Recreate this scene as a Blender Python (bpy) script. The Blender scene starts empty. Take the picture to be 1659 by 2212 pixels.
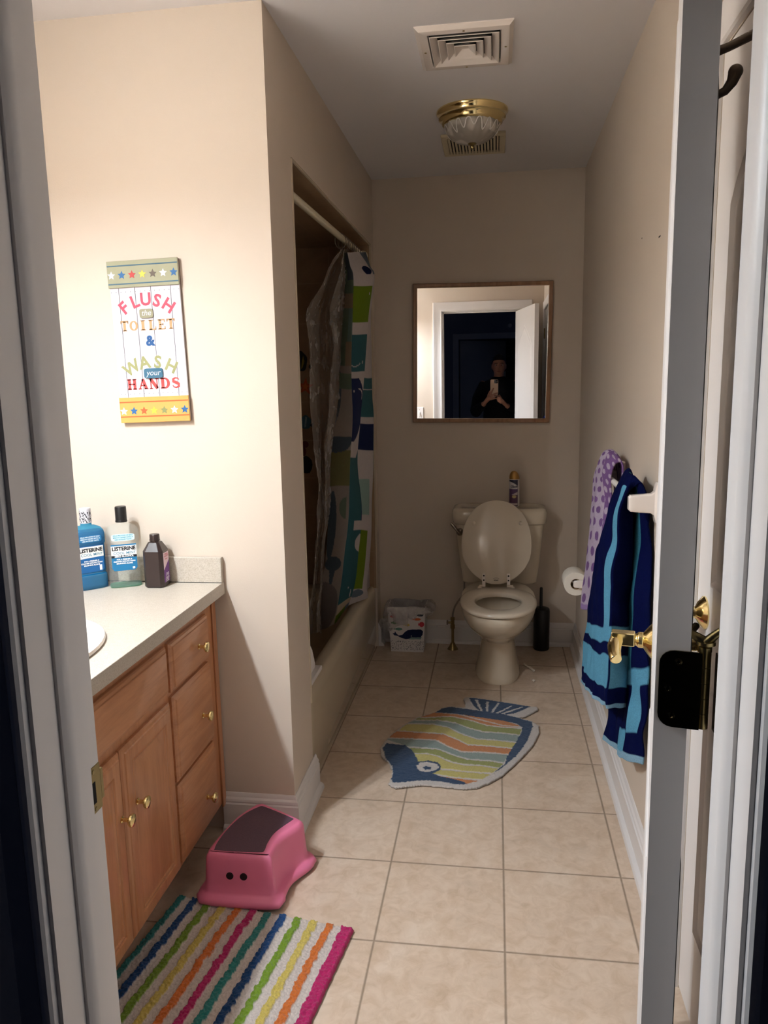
import bpy, bmesh, math, random
from math import sin, cos, pi, radians, sqrt, atan2
from mathutils import Vector, Matrix, noise
random.seed(7)
scene = bpy.context.scene
COL = scene.collection

# ------------------------------------------------------------------ camera, world, lights
CAM_H = 1.4136
YAW, PITCH, ROLL, FPX = -0.1466, -0.1657, -0.0198, 1647.0
def camera_matrix():
    f = Vector((sin(YAW) * cos(PITCH), cos(YAW) * cos(PITCH), sin(PITCH)))
    r = Vector((cos(YAW), -sin(YAW), 0))
    u = r.cross(f)
    r2 = r * cos(ROLL) + u * sin(ROLL)
    u2 = -r * sin(ROLL) + u * cos(ROLL)
    m = Matrix((r2, u2, -f)).transposed().to_4x4()
    m.translation = Vector((0, 0, CAM_H))
    return m
cam_data = bpy.data.cameras.new('camera')
cam = bpy.data.objects.new('camera', cam_data)
COL.objects.link(cam)
cam.matrix_world = camera_matrix()
cam_data.sensor_fit = 'HORIZONTAL'
cam_data.sensor_width = 36.0
cam_data.lens = FPX / 1659.0 * 36.0
cam_data.clip_start = 0.002
cam_data.clip_end = 50
scene.camera = cam

world = bpy.data.worlds.new('night')
scene.world = world
world.use_nodes = True
world.node_tree.nodes['Background'].inputs[0].default_value = (0.20, 0.30, 0.66, 1)
world.node_tree.nodes['Background'].inputs[1].default_value = 0.04

scene.view_settings.view_transform = 'Standard'
scene.view_settings.look = 'None'
scene.view_settings.gamma = 1
scene.view_settings.use_curve_mapping = False
scene.view_settings.exposure = 0.0

BULB_X, BULB_Z, BULB_YS = -1.22, 2.088, (0.74, 0.97, 1.20)
BULB_W = 72.0
for by in BULB_YS:
    ld = bpy.data.lights.new('vanity_bulb_light', 'POINT')
    ld.energy = BULB_W
    ld.color = (0.80, 0.91, 1.02)
    ld.shadow_soft_size = 0.03
    lo = bpy.data.objects.new('vanity_bulb_light', ld)
    lo.location = (BULB_X, by, BULB_Z)
    COL.objects.link(lo)

# ------------------------------------------------------------------ dimensions of the place
XL, YL, HC, D, XR = -0.628, 2.182, 2.44, 4.0514, 0.4308      # divider face, divider end, ceiling, back wall, wall on the towel side
XW = -1.385                                                   # wall behind the vanity
JL, JR, JY0, JY1 = -0.49, 0.2395, 0.708, 0.828                 # doorway sides, wall depth
HEAD = 2.06
TY0, TY1, TTOP = 2.43, 3.95, 2.11                             # tub alcove
TX0 = -1.385
TX1 = -0.637

# ------------------------------------------------------------------ colour and material helpers
def lin(c):
    c = c / 255.0
    return c / 12.92 if c <= 0.04045 else ((c + 0.055) / 1.055) ** 2.4
def rgb(r, g, b):
    return (lin(r), lin(g), lin(b), 1.0)

class NT:
    def __init__(s, name):
        s.m = bpy.data.materials.new(name)
        s.m.use_nodes = True
        s.t = s.m.node_tree
        s.b = s.t.nodes['Principled BSDF']
    def n(s, typ, **kw):
        nd = s.t.nodes.new(typ)
        for k, v in kw.items():
            setattr(nd, k, v)
        return nd
    def l(s, a, b):
        s.t.links.new(a, b)
    def set(s, key, v):
        s.b.inputs[key].default_value = v
    def noise(s, scale, detail=4, vec=None, rough=0.55, dist=0):
        nd = s.n('ShaderNodeTexNoise')
        nd.inputs['Scale'].default_value = scale
        nd.inputs['Detail'].default_value = detail
        nd.inputs['Roughness'].default_value = rough
        nd.inputs['Distortion'].default_value = dist
        if vec is None:
            vec = s.coord()
        s.l(vec, nd.inputs['Vector'])
        return nd.outputs[0]
    def coord(s, scale=None):
        tc = s.n('ShaderNodeTexCoord')
        o = tc.outputs['Object']
        if scale:
            mp = s.n('ShaderNodeMapping')
            mp.inputs['Scale'].default_value = scale
            s.l(o, mp.inputs['Vector'])
            o = mp.outputs[0]
        return o
    def ramp(s, fac, stops, interp='LINEAR'):
        r = s.n('ShaderNodeValToRGB')
        r.color_ramp.interpolation = interp
        el = r.color_ramp.elements
        while len(el) < len(stops):
            el.new(0.5)
        for e, (p, c) in zip(el, stops):
            e.position = p
            e.color = c
        s.l(fac, r.inputs[0])
        return r.outputs[0]
    def mix(s, fac, a, b, blend='MIX'):
        m = s.n('ShaderNodeMix', data_type='RGBA', blend_type=blend)
        for i, v in ((0, fac), (6, a), (7, b)):
            if hasattr(v, 'links'):
                s.l(v, m.inputs[i])
            else:
                m.inputs[i].default_value = v
        return m.outputs[2]
    def math(s, op, a, b=None):
        m = s.n('ShaderNodeMath', operation=op)
        for i, v in ((0, a), (1, b)):
            if v is None:
                continue
            if hasattr(v, 'links'):
                s.l(v, m.inputs[i])
            else:
                m.inputs[i].default_value = v
        return m.outputs[0]
    def bump(s, h, strength, dist=0.002):
        b = s.n('ShaderNodeBump')
        b.inputs['Strength'].default_value = strength
        b.inputs['Distance'].default_value = dist
        s.l(h, b.inputs['Height'])
        s.l(b.outputs[0], s.b.inputs['Normal'])

def mat(name, c, rough=0.5, metal=0.0, var=0.0, vs=8, bump=0.0, bs=120, coat=0.0, spec=None, bd=0.002, sheen=0.0):
    t = NT(name)
    col = rgb(*c)
    t.set('Roughness', rough)
    t.set('Metallic', metal)
    if coat:
        t.set('Coat Weight', coat)
        t.set('Coat Roughness', 0.06)
    if spec is not None:
        t.set('Specular IOR Level', spec)
    if sheen:
        t.set('Sheen Weight', sheen)
    if var:
        lo = tuple(x * (1 - var) for x in col[:3]) + (1,)
        hi = tuple(min(1, x * (1 + var)) for x in col[:3]) + (1,)
        t.l(t.ramp(t.noise(vs), [(0.3, lo), (0.7, hi)]), t.b.inputs['Base Color'])
    else:
        t.set('Base Color', col)
    if bump:
        t.bump(t.noise(bs, 3), bump, bd)
    return t.m

def vcmat(name, rough=0.9, bump=0.0, bs=300, bd=0.002, var=0.0, sheen=0.0, trans=0.0, spec=0.3):
    t = NT(name)
    a = t.n('ShaderNodeAttribute')
    a.attribute_name = 'Col'
    c = a.outputs['Color']
    if var:
        c = t.mix(1.0, c, t.ramp(t.noise(bs * 0.5, 3), [(0.25, (1 - var,) * 3 + (1,)), (0.75, (1, 1, 1, 1))]), 'MULTIPLY')
    t.l(c, t.b.inputs['Base Color'])
    t.set('Roughness', rough)
    t.set('Specular IOR Level', spec)
    if sheen:
        t.set('Sheen Weight', sheen)
    if bump:
        t.bump(t.noise(bs, 3), bump, bd)
    if trans:
        tr = t.n('ShaderNodeBsdfTranslucent')
        t.l(c, tr.inputs[0])
        mx = t.n('ShaderNodeMixShader')
        mx.inputs[0].default_value = trans
        out = t.t.nodes['Material Output']
        t.l(t.b.outputs[0], mx.inputs[1])
        t.l(tr.outputs[0], mx.inputs[2])
        t.l(mx.outputs[0], out.inputs[0])
    return t.m

def wood(name, base, dark, axis='z', rough=0.35):
    t = NT(name)
    sc = {'z': (9, 9, 0.9), 'y': (9, 0.9, 9), 'x': (0.9, 9, 9)}[axis]
    v = t.coord(sc)
    n1 = t.noise(3.0, 6, v, 0.6, 1.2)
    n2 = t.noise(22.0, 3, v, 0.6, 0.3)
    c = t.ramp(n1, [(0.25, rgb(*dark)), (0.6, rgb(*base))])
    c = t.mix(0.25, c, t.ramp(n2, [(0.3, (0.55, 0.55, 0.55, 1)), (0.7, (1, 1, 1, 1))]), 'MULTIPLY')
    t.l(c, t.b.inputs['Base Color'])
    t.set('Roughness', rough)
    t.set('Coat Weight', 0.25)
    t.bump(n2, 0.08, 0.001)
    return t.m

MT = {}
MT['wall'] = mat('beige_wall_paint', (209, 193, 176), 0.62, var=0.02, vs=3, bump=0.12, bs=260)
MT['ceil'] = mat('ceiling_paint', (226, 221, 220), 0.8, bump=0.15, bs=140)
MT['trim'] = mat('white_trim_paint', (226, 220, 216), 0.38, var=0.015, vs=5, bump=0.03, bs=60)
MT['door'] = mat('white_door_paint', (226, 220, 216), 0.4, bump=0.05, bs=90)
MT['dark'] = mat('black_shade_and_marks', (12, 10, 9), 0.9)  # near black for painted shade in openings, also seam, screws and scuffs
MT['brass'] = mat('polished_brass', (236, 216, 158), 0.14, 1.0, var=0.04, vs=20)
MT['abrass'] = mat('aged_brass', (150, 134, 92), 0.3, 1.0, var=0.1, vs=40)
MT['hbrass'] = mat('dull_hinge_brass', (120, 108, 78), 0.16, 1.0)
MT['chrome'] = mat('brushed_chrome', (170, 160, 150), 0.22, 1.0)
MT['bronze'] = mat('satin_nickel_dark', (146, 136, 124), 0.4, 0.7)
MT['porc'] = mat('bone_porcelain', (216, 201, 178), 0.14, coat=0.5)
MT['seat'] = mat('bone_seat_enamel', (218, 203, 182), 0.2, coat=0.4)
MT['white'] = mat('white_plastic', (236, 228, 222), 0.3)
MT['wceram'] = mat('white_ceramic', (240, 228, 218), 0.15, coat=0.5)
MT['black'] = mat('black_plastic', (14, 14, 16), 0.4)
MT['tub'] = mat('biscuit_tub_enamel', (206, 190, 164), 0.16, coat=0.4)
MT['rod'] = mat('cream_rod', (226, 214, 184), 0.3)
MT['mirror'] = mat('mirror_glass', (246, 246, 246), 0.0, 1.0)
MT['mframe'] = wood('walnut_frame_wood', (164, 116, 76), (122, 82, 50), 'z')
MT['oakz'] = wood('maple_grain_upright', (198, 138, 96), (172, 112, 72), 'z')
MT['oaky'] = wood('maple_grain_level', (198, 138, 96), (172, 112, 72), 'y')
MT['paper'] = mat('soft_paper', (232, 222, 208), 0.95, bump=0.3, bs=200)
MT['card'] = mat('cardboard', (150, 118, 84), 0.9)
MT['pink'] = mat('pink_plastic', (232, 124, 158), 0.42, var=0.02, bump=0.03, bs=300)
MT['pad'] = mat('grey_rubber_pad', (92, 66, 78), 0.75, bump=0.7, bs=420, bd=0.001, var=0.12, vs=220)
MT['skin'] = mat('skin', (196, 142, 116), 0.55, var=0.05)
MT['hair'] = mat('dark_hair', (26, 18, 14), 0.5, bump=0.5, bs=150)
MT['cloth'] = mat('black_sweater', (12, 11, 14), 0.95, bump=0.3, bs=400)
MT['phone'] = mat('gold_phone', (226, 196, 168), 0.3, 0.3)
MT['glassdark'] = mat('lens_glass', (8, 8, 10), 0.05, coat=1)
MT['silver'] = mat('silver', (230, 230, 235), 0.15, 1.0)
MT['hall'] = mat('hall_wall_paint', (150, 150, 160), 0.8)
MT['hallfloor'] = mat('hall_carpet', (90, 82, 74), 0.98, bump=0.6, bs=500)
MT['halltrim'] = mat('hall_trim_paint', (208, 206, 206), 0.5)
MT['plastic_white_bag'] = None

def ink(c):
    k = 'ink_%d_%d_%d' % c
    if k not in MT:
        MT[k] = mat(k, c, 0.7)
    return MT[k]

# floor tiles
def floor_material():
    t = NT('beige_floor_tile')
    geo = t.n('ShaderNodeNewGeometry')
    sep = t.n('ShaderNodeSeparateXYZ')
    t.l(geo.outputs['Position'], sep.inputs[0])
    T = 0.3333
    def dist(axis, off):
        a = t.math('SUBTRACT', sep.outputs[axis], off)
        a = t.math('DIVIDE', a, T)
        a = t.math('ADD', a, 100.5)
        a = t.math('FRACT', a)
        a = t.math('SUBTRACT', a, 0.5)
        return t.math('MULTIPLY', t.math('ABSOLUTE', a), T)
    dx, dy = dist(0, -0.3036), dist(1, 3.7304)
    dm = t.math('MINIMUM', dx, dy)
    wob = t.math('MULTIPLY', t.noise(60, 2), 0.0012)
    dm = t.math('SUBTRACT', dm, wob)
    g = t.ramp(dm, [(0.0, (1, 1, 1, 1)), (0.0011, (1, 1, 1, 1)), (0.0024, (0, 0, 0, 1))])
    n1 = t.noise(5.5, 6, None, 0.62, 1.6)
    n2 = t.noise(26, 5, None, 0.6, 1.0)
    c = t.ramp(n1, [(0.3, rgb(190, 166, 142)), (0.5, rgb(208, 184, 160)), (0.7, rgb(218, 198, 177))])
    c = t.mix(0.35, c, t.ramp(n2, [(0.35, rgb(186, 160, 134)), (0.6, rgb(222, 203, 184))]))
    c = t.mix(g, c, rgb(144, 124, 105))
    t.l(c, t.b.inputs['Base Color'])
    t.l(t.ramp(g, [(0, (0.32,) * 3 + (1,)), (1, (0.9,) * 3 + (1,))]), t.b.inputs['Roughness'])
    h = t.math('SUBTRACT', t.math('MULTIPLY', n2, 0.12), g)
    t.bump(h, 0.5, 0.0015)
    return t.m
MT['floor'] = floor_material()

def tub_tile_material():
    t = NT('brown_wall_tile')
    geo = t.n('ShaderNodeNewGeometry')
    sep = t.n('ShaderNodeSeparateXYZ')
    t.l(geo.outputs['Position'], sep.inputs[0])
    T = 0.2
    res = []
    for ax, off in ((0, -0.64), (1, 2.45), (2, 0.33)):
        a = t.math('DIVIDE', t.math('SUBTRACT', sep.outputs[ax], off), T)
        a = t.math('SUBTRACT', t.math('FRACT', t.math('ADD', a, 50.5)), 0.5)
        res.append(t.math('MULTIPLY', t.math('ABSOLUTE', a), T))
    # ignore the axis a face is flat in
    nrm = t.n('ShaderNodeSeparateXYZ')
    t.l(geo.outputs['True Normal'], nrm.inputs[0])
    vals = []
    for i in range(3):
        flat = t.math('GREATER_THAN', t.math('ABSOLUTE', nrm.outputs[i]), 0.7)
        vals.append(t.math('ADD', res[i], flat))
    dm = t.math('MINIMUM', t.math('MINIMUM', vals[0], vals[1]), vals[2])
    g = t.ramp(dm, [(0.0, (1, 1, 1, 1)), (0.0012, (1, 1, 1, 1)), (0.002, (0, 0, 0, 1))])
    c = t.ramp(t.noise(6, 5, None, 0.6, 1), [(0.3, rgb(150, 122, 92)), (0.7, rgb(170, 140, 108))])
    c = t.mix(g, c, rgb(174, 148, 118))
    t.l(c, t.b.inputs['Base Color'])
    t.set('Roughness', 0.3)
    return t.m
MT['tile'] = tub_tile_material()

def counter_material():
    t = NT('speckled_laminate')
    n = t.noise(420, 2)
    n2 = t.noise(90, 4)
    c = t.ramp(n, [(0.35, rgb(166, 153, 136)), (0.5, rgb(192, 181, 166)), (0.7, rgb(201, 191, 178))])
    c = t.mix(0.3, c, t.ramp(n2, [(0.3, rgb(178, 165, 148)), (0.7, rgb(200, 190, 176))]))
    t.l(c, t.b.inputs['Base Color'])
    t.set('Roughness', 0.42)
    t.bump(n, 0.1, 0.0005)
    return t.m
MT['counter'] = counter_material()

def clear_plastic(name, tint, alpha, rough=0.15, noise_a=0.0):
    t = NT(name)
    out = t.t.nodes['Material Output']
    tr = t.n('ShaderNodeBsdfTransparent')
    tr.inputs[0].default_value = (0.97, 0.97, 0.96, 1)
    mx = t.n('ShaderNodeMixShader')
    t.set('Base Color', rgb(*tint))
    t.set('Roughness', rough)
    t.set('Specular IOR Level', 0.8)
    if noise_a:
        f = t.ramp(t.noise(14, 4), [(0.35, (alpha,) * 3 + (1,)), (0.75, (min(1, alpha + noise_a),) * 3 + (1,))])
        t.l(f, mx.inputs[0])
    else:
        mx.inputs[0].default_value = alpha
    t.l(tr.outputs[0], mx.inputs[1])
    t.l(t.b.outputs[0], mx.inputs[2])
    t.l(mx.outputs[0], out.inputs[0])
    return t.m
MT['liner'] = clear_plastic('clear_vinyl_liner', (226, 214, 202), 0.20, 0.2, 0.30)
MT['bag'] = clear_plastic('thin_white_bag', (230, 222, 220), 0.24, 0.35, 0.3)

def glass(name, tint, rough=0.02, ior=1.45, trans=1.0, shadow=(0.85, 0.85, 0.85)):
    t = NT(name)
    t.set('Base Color', rgb(*tint))
    t.set('Roughness', rough)
    t.set('IOR', ior)
    t.set('Transmission Weight', trans)
    return t.m
def tinted_film(name, tint, fac, rough=0.05):
    # thin walled tinted plastic: transparent filter + glossy skin
    t = NT(name)
    out = t.t.nodes['Material Output']
    tr = t.n('ShaderNodeBsdfTransparent')
    tr.inputs[0].default_value = rgb(*tint)
    mx = t.n('ShaderNodeMixShader')
    mx.inputs[0].default_value = fac
    t.set('Base Color', rgb(*tint))
    t.set('Roughness', rough)
    t.l(tr.outputs[0], mx.inputs[1])
    t.l(t.b.outputs[0], mx.inputs[2])
    t.l(mx.outputs[0], out.inputs[0])
    return t.m
MT['bluebottle'] = tinted_film('blue_liquid_bottle', (120, 200, 230), 0.2)
MT['clearbottle'] = tinted_film('clear_bottle', (249, 250, 248), 0.08)
MT['frost'] = None
def frosted():
    t = NT('frosted_swirl_glass')
    out = t.t.nodes['Material Output']
    w = t.n('ShaderNodeTexWave')
    w.wave_type = 'RINGS'
    w.inputs['Scale'].default_value = 9
    w.inputs['Distortion'].default_value = 9
    w.inputs['Detail'].default_value = 2
    t.l(t.coord(), w.inputs[0])
    c = t.ramp(w.outputs[1], [(0.3, rgb(176, 168, 158)), (0.8, rgb(232, 224, 214))])
    t.l(c, t.b.inputs['Base Color'])
    t.set('Roughness', 0.25)
    tr = t.n('ShaderNodeBsdfTranslucent')
    tr.inputs[0].default_value = rgb(226, 218, 208)
    mx = t.n('ShaderNodeMixShader')
    mx.inputs[0].default_value = 0.35
    t.l(t.b.outputs[0], mx.inputs[1])
    t.l(tr.outputs[0], mx.inputs[2])
    t.l(mx.outputs[0], out.inputs[0])
    return t.m
MT['frost'] = frosted()
def shade_glass():
    t = NT('opal_shade_glass')
    out = t.t.nodes['Material Output']
    tr = t.n('ShaderNodeBsdfTranslucent')
    tr.inputs[0].default_value = (0.62, 0.61, 0.60, 1)
    tp = t.n('ShaderNodeBsdfTransparent')
    mx = t.n('ShaderNodeMixShader')
    mx.inputs[0].default_value = 0.1
    t.l(tr.outputs[0], mx.inputs[1])
    t.l(tp.outputs[0], mx.inputs[2])
    t.l(mx.outputs[0], out.inputs[0])
    return t.m
MT['shade'] = shade_glass()

# ------------------------------------------------------------------ mesh helpers
class M:
    def __init__(s):
        s.v, s.f, s.mi, s.c = [], [], [], []
    def add(s, vs, fs, mi=0, col=None):
        o = len(s.v)
        s.v += [tuple(v) for v in vs]
        for f in fs:
            s.f.append(tuple(i + o for i in f))
            s.mi.append(mi)
        if col is None:
            s.c += [(1, 1, 1, 1)] * len(vs)
        elif isinstance(col, list):
            s.c += col
        else:
            s.c += [col] * len(vs)
        return s
    def box(s, x0, x1, y0, y1, z0, z1, mi=0, col=None):
        vs = [(x, y, z) for z in (z0, z1) for y in (y0, y1) for x in (x0, x1)]
        return s.add(vs, [(0, 2, 3, 1), (4, 5, 7, 6), (0, 1, 5, 4), (2, 6, 7, 3), (0, 4, 6, 2), (1, 3, 7, 5)], mi, col)
    def loft(s, rings, cap0=True, cap1=True, closed=True, mi=0, col=None):
        n = len(rings[0])
        vs = [p for r in rings for p in r]
        fs = []
        for i in range(len(rings) - 1):
            for j in range(n if closed else n - 1):
                k = (j + 1) % n
                fs.append((i * n + j, i * n + k, (i + 1) * n + k, (i + 1) * n + j))
        if cap0:
            fs.append(tuple(reversed(range(n))))
        if cap1:
            fs.append(tuple(range((len(rings) - 1) * n, len(rings) * n)))
        return s.add(vs, fs, mi, col)
    def lathe(s, prof, c=(0, 0, 0), axis='z', seg=32, mi=0, sx=1, sy=1, cap0=True, cap1=True, col=None):
        rings = []
        for r, h in prof:
            ring = []
            for k in range(seg):
                a = 2 * pi * k / seg
                u, w = r * cos(a) * sx, r * sin(a) * sy
                p = {'z': (u, w, h), 'x': (h, u, w), 'y': (w, h, u), '-x': (-h, w, u)}[axis]
                ring.append((p[0] + c[0], p[1] + c[1], p[2] + c[2]))
            rings.append(ring)
        return s.loft(rings, cap0, cap1, True, mi, col)
    def tube(s, pts, rad, seg=12, mi=0, cap=True, flat=1.0, col=None):
        pts = [Vector(p) for p in pts]
        n = len(pts)
        if not isinstance(rad, (list, tuple)):
            rad = [rad] * n
        rings = []
        up = None
        for i, p in enumerate(pts):
            d = (pts[min(i + 1, n - 1)] - pts[max(i - 1, 0)]).normalized()
            if up is None:
                up = Vector((0, 0, 1)) if abs(d.z) < 0.9 else Vector((0, 1, 0))
            a = d.cross(up).normalized()
            b = a.cross(d).normalized()
            up = b
            rings.append([tuple(p + a * (cos(2 * pi * k / seg) * rad[i]) + b * (sin(2 * pi * k / seg) * rad[i] * flat)) for k in range(seg)])
        return s.loft(rings, cap, cap, True, mi, col)
    def prism(s, poly, fn, a, b, mi=0, col=None):
        # poly: 2D outline, fn(u, v, w) -> point
        r0 = [fn(u, v, a) for u, v in poly]
        r1 = [fn(u, v, b) for u, v in poly]
        return s.loft([r0, r1], True, True, True, mi, col)
    def grid(s, nu, nv, fn, colfn=None, mi=0, closed_u=False):
        vs, cs, fs = [], [], []
        for j in range(nv + 1):
            for i in range(nu + (0 if closed_u else 1)):
                u, v = i / nu, j / nv
                vs.append(fn(u, v))
                cs.append(colfn(u, v) if colfn else (1, 1, 1, 1))
        w = nu if closed_u else nu + 1
        for j in range(nv):
            for i in range(nu):
                k = (i + 1) % w if closed_u else i + 1
                fs.append((j * w + i, j * w + k, (j + 1) * w + k, (j + 1) * w + i))
        return s.add(vs, fs, mi, cs)
    def sphere(s, c, r, sx=1, sy=1, sz=1, nu=20, nv=12, mi=0, col=None):
        rings = []
        for j in range(1, nv):
            ph = pi * j / nv
            rings.append([(c[0] + r * sx * sin(ph) * cos(2 * pi * i / nu), c[1] + r * sy * sin(ph) * sin(2 * pi * i / nu), c[2] - r * sz * cos(ph)) for i in range(nu)])
        return s.loft(rings, True, True, True, mi, col)
    def xf(s, m):
        s.v = [tuple(m @ Vector(p)) for p in s.v]
        return s
    def merge(s, o, mi=None):
        k = len(s.v)
        s.v += o.v
        s.f += [tuple(i + k for i in f) for f in o.f]
        s.mi += o.mi if mi is None else [mi] * len(o.f)
        s.c += o.c
        return s

def wloc(o):
    p = Vector((0, 0, 0))
    while o is not None:
        p += Vector(o.location)
        o = o.parent
    return p

def obj(name, m, mats, parent=None, smooth=40, bevel=0, bseg=2, solid=0, sub=0, local=False, vc=False, loc=None, recalc=True):
    me = bpy.data.meshes.new(name)
    off = Vector((0, 0, 0))
    if not local and parent is not None:
        off = wloc(parent)
    if loc is not None:
        off = Vector(loc)
    me.from_pydata([(a - off.x, b - off.y, c - off.z) for a, b, c in m.v], [], m.f)
    if not isinstance(mats, (list, tuple)):
        mats = [mats]
    for x in mats:
        me.materials.append(x)
    me.polygons.foreach_set('material_index', m.mi)
    if vc:
        ca = me.color_attributes.new('Col', 'FLOAT_COLOR', 'POINT')
        ca.data.foreach_set('color', [x for c in m.c for x in c])
    me.update()
    if recalc:
        bm = bmesh.new()
        bm.from_mesh(me)
        bmesh.ops.recalc_face_normals(bm, faces=bm.faces)
        bm.to_mesh(me)
        bm.free()
    if smooth:
        me.polygons.foreach_set('use_smooth', [True] * len(me.polygons))
        me.set_sharp_from_angle(angle=radians(smooth))
    o = bpy.data.objects.new(name, me)
    COL.objects.link(o)
    if parent is not None:
        o.parent = parent
    elif loc is not None:
        o.location = loc
    if solid:
        md = o.modifiers.new('thickness', 'SOLIDIFY')
        md.thickness = solid
        md.offset = 0
    if bevel:
        md = o.modifiers.new('edge', 'BEVEL')
        md.width = bevel
        md.segments = bseg
        md.limit_method = 'ANGLE'
        md.angle_limit = radians(35)
        md.harden_normals = False
    if sub:
        md = o.modifiers.new('round', 'SUBSURF')
        md.levels = sub
        md.render_levels = sub
    return o

def thing(name, label, cat, loc=(0, 0, 0), rotz=0, group=None):
    o = bpy.data.objects.new(name, None)
    o.empty_display_size = 0.05
    COL.objects.link(o)
    o.location = loc
    o.rotation_euler = (0, 0, rotz)
    o['label'] = label
    o['category'] = cat
    if group:
        o['group'] = group
    return o
def tag(o, label, cat, group=None):
    o['label'] = label
    o['category'] = cat
    if group:
        o['group'] = group
    return o
def struct(name, m, mt, parent=None, **kw):
    o = obj(name, m, mt, parent, **kw)
    if parent is None:
        o['kind'] = 'structure'
    return o

def superellipse(a, b, n, seg, cx=0, cy=0, z=0):
    r = []
    for k in range(seg):
        t = 2 * pi * k / seg
        c, s_ = cos(t), sin(t)
        r.append((cx + a * math.copysign(abs(c) ** (2 / n), c), cy + b * math.copysign(abs(s_) ** (2 / n), s_), z))
    return r

def in_poly(x, y, poly):
    ins = False
    j = len(poly) - 1
    for i in range(len(poly)):
        xi, yi = poly[i]
        xj, yj = poly[j]
        if (yi > y) != (yj > y) and x < (xj - xi) * (y - yi) / (yj - yi) + xi:
            ins = not ins
        j = i
    return ins

def inset(poly, d):
    # poly CCW, moves every edge inward by d
    n = len(poly)
    out = []
    for i in range(n):
        p0, p1, p2 = Vector(poly[i - 1]), Vector(poly[i]), Vector(poly[(i + 1) % n])
        e1, e2 = (p1 - p0).normalized(), (p2 - p1).normalized()
        n1, n2 = Vector((-e1.y, e1.x)), Vector((-e2.y, e2.x))
        b = (n1 + n2)
        b = b / max(0.3, b.dot(n1))
        out.append(tuple(p1 + b * d))
    return out

def panel_rings(m, poly, fn, prof, mi=0):
    # prof: list of (inset, height); last ring is capped
    rings = [[fn(u, v, h) for u, v in inset(poly, d)] for d, h in prof]
    m.loft(rings, False, True, True, mi)

_dg = None
def text_mesh(body, size, spacing=1.0, shear=0.0, bold=0.0):
    cu = bpy.data.curves.new('lettering', 'FONT')
    cu.body = body
    cu.size = size
    cu.align_x = 'CENTER'
    cu.align_y = 'CENTER'
    cu.space_character = spacing
    cu.shear = shear
    cu.offset = bold
    cu.resolution_u = 3
    cu.extrude = 0.0
    o = bpy.data.objects.new('lettering', cu)
    COL.objects.link(o)
    bpy.context.view_layer.update()
    dg = bpy.context.evaluated_depsgraph_get()
    me = bpy.data.meshes.new_from_object(o.evaluated_get(dg))
    m = M()
    m.add([tuple(v.co) for v in me.vertices], [tuple(p.vertices) for p in me.polygons])
    bpy.data.objects.remove(o)
    bpy.data.curves.remove(cu)
    bpy.data.meshes.remove(me)
    return m
def place(m, fn):
    m.v = [fn(*p) for p in m.v]
    return m

def hermite(pts, t):
    # Catmull-Rom through a list of vectors, t 0..1
    n = len(pts) - 1
    x = min(max(t, 0), 1) * n
    i = min(int(x), n - 1)
    f = x - i
    p0, p1, p2, p3 = pts[max(i - 1, 0)], pts[i], pts[i + 1], pts[min(i + 2, n)]
    return 0.5 * ((2 * p1) + (p2 - p0) * f + (2 * p0 - 5 * p1 + 4 * p2 - p3) * f * f + (3 * p1 - p0 - 3 * p2 + p3) * f ** 3)

def sheet(stations, nu, nv, colfn=None, wob=0.0, wf=12, smooth_u=0.0, seed=0):
    # stations: rows of points; v runs over the rows, u along a row
    S = [[Vector(p) for p in r] for r in stations]
    k = len(S[0])
    def fn(u, v):
        row = [hermite([S[i][j] for i in range(len(S))], v) for j in range(k)]
        x = u * (k - 1)
        i = min(int(x), k - 2)
        f = x - i
        pl = row[i].lerp(row[i + 1], f)
        ps = hermite(row, u)
        p = pl.lerp(ps, smooth_u)
        if wob:
            q = Vector((p.x * wf + seed, p.y * wf, p.z * wf * 0.5))
            p = p + Vector(noise.noise_vector(q)) * wob
        return tuple(p)
    return M().grid(nu, nv, fn, colfn)

# ------------------------------------------------------------------ the setting
struct('floor', M().box(XW - 0.05, XR + 0.06, 0.72, D + 0.02, -0.05, 0.0), MT['floor'])
struct('ceiling', M().box(XW - 0.05, XR + 0.05, 0.72, D + 0.05, HC, HC + 0.05), MT['ceil'])
struct('wall_back', M().box(XL - 0.02, XR + 0.02, D, D + 0.08, 0, HC), MT['wall'])
D2Y0, D2Y1, D2Z = 1.05, 1.66, 2.03
wr = M().box(XR, XR + 0.09, D2Y1 + 0.004, D + 0.05, 0, HC)
wr.box(XR, XR + 0.09, 0.80, D2Y0 - 0.004, 0, HC)
wr.box(XR, XR + 0.09, D2Y0 - 0.004, D2Y1 + 0.004, D2Z + 0.004, HC)
struct('wall_right', wr, MT['wall'])
struct('wall_left', M().box(XW - 0.08, XW, 0.75, TY1 + 0.1, 0, HC), MT['wall'])
wd = M().box(XW, XL, YL, TY0, 0, HC)
wd.box(XL - 0.11, XL, TY0, TY1, TTOP, HC)
wd.box(XW, XL, TY1, D + 0.04, 0, HC)
struct('wall_divider', wd, MT['wall'])
wf = M().box(XW - 0.05, JL - 0.019, JY0, JY1 - 0.001, 0, HC)
wf.box(JR + 0.019, XR + 0.05, JY0, JY1 - 0.001, 0, HC)
wf.box(JL - 0.019, JR + 0.019, JY0, JY1 - 0.001, HEAD + 0.019, HC)
struct('wall_front', wf, MT['wall'])

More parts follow.
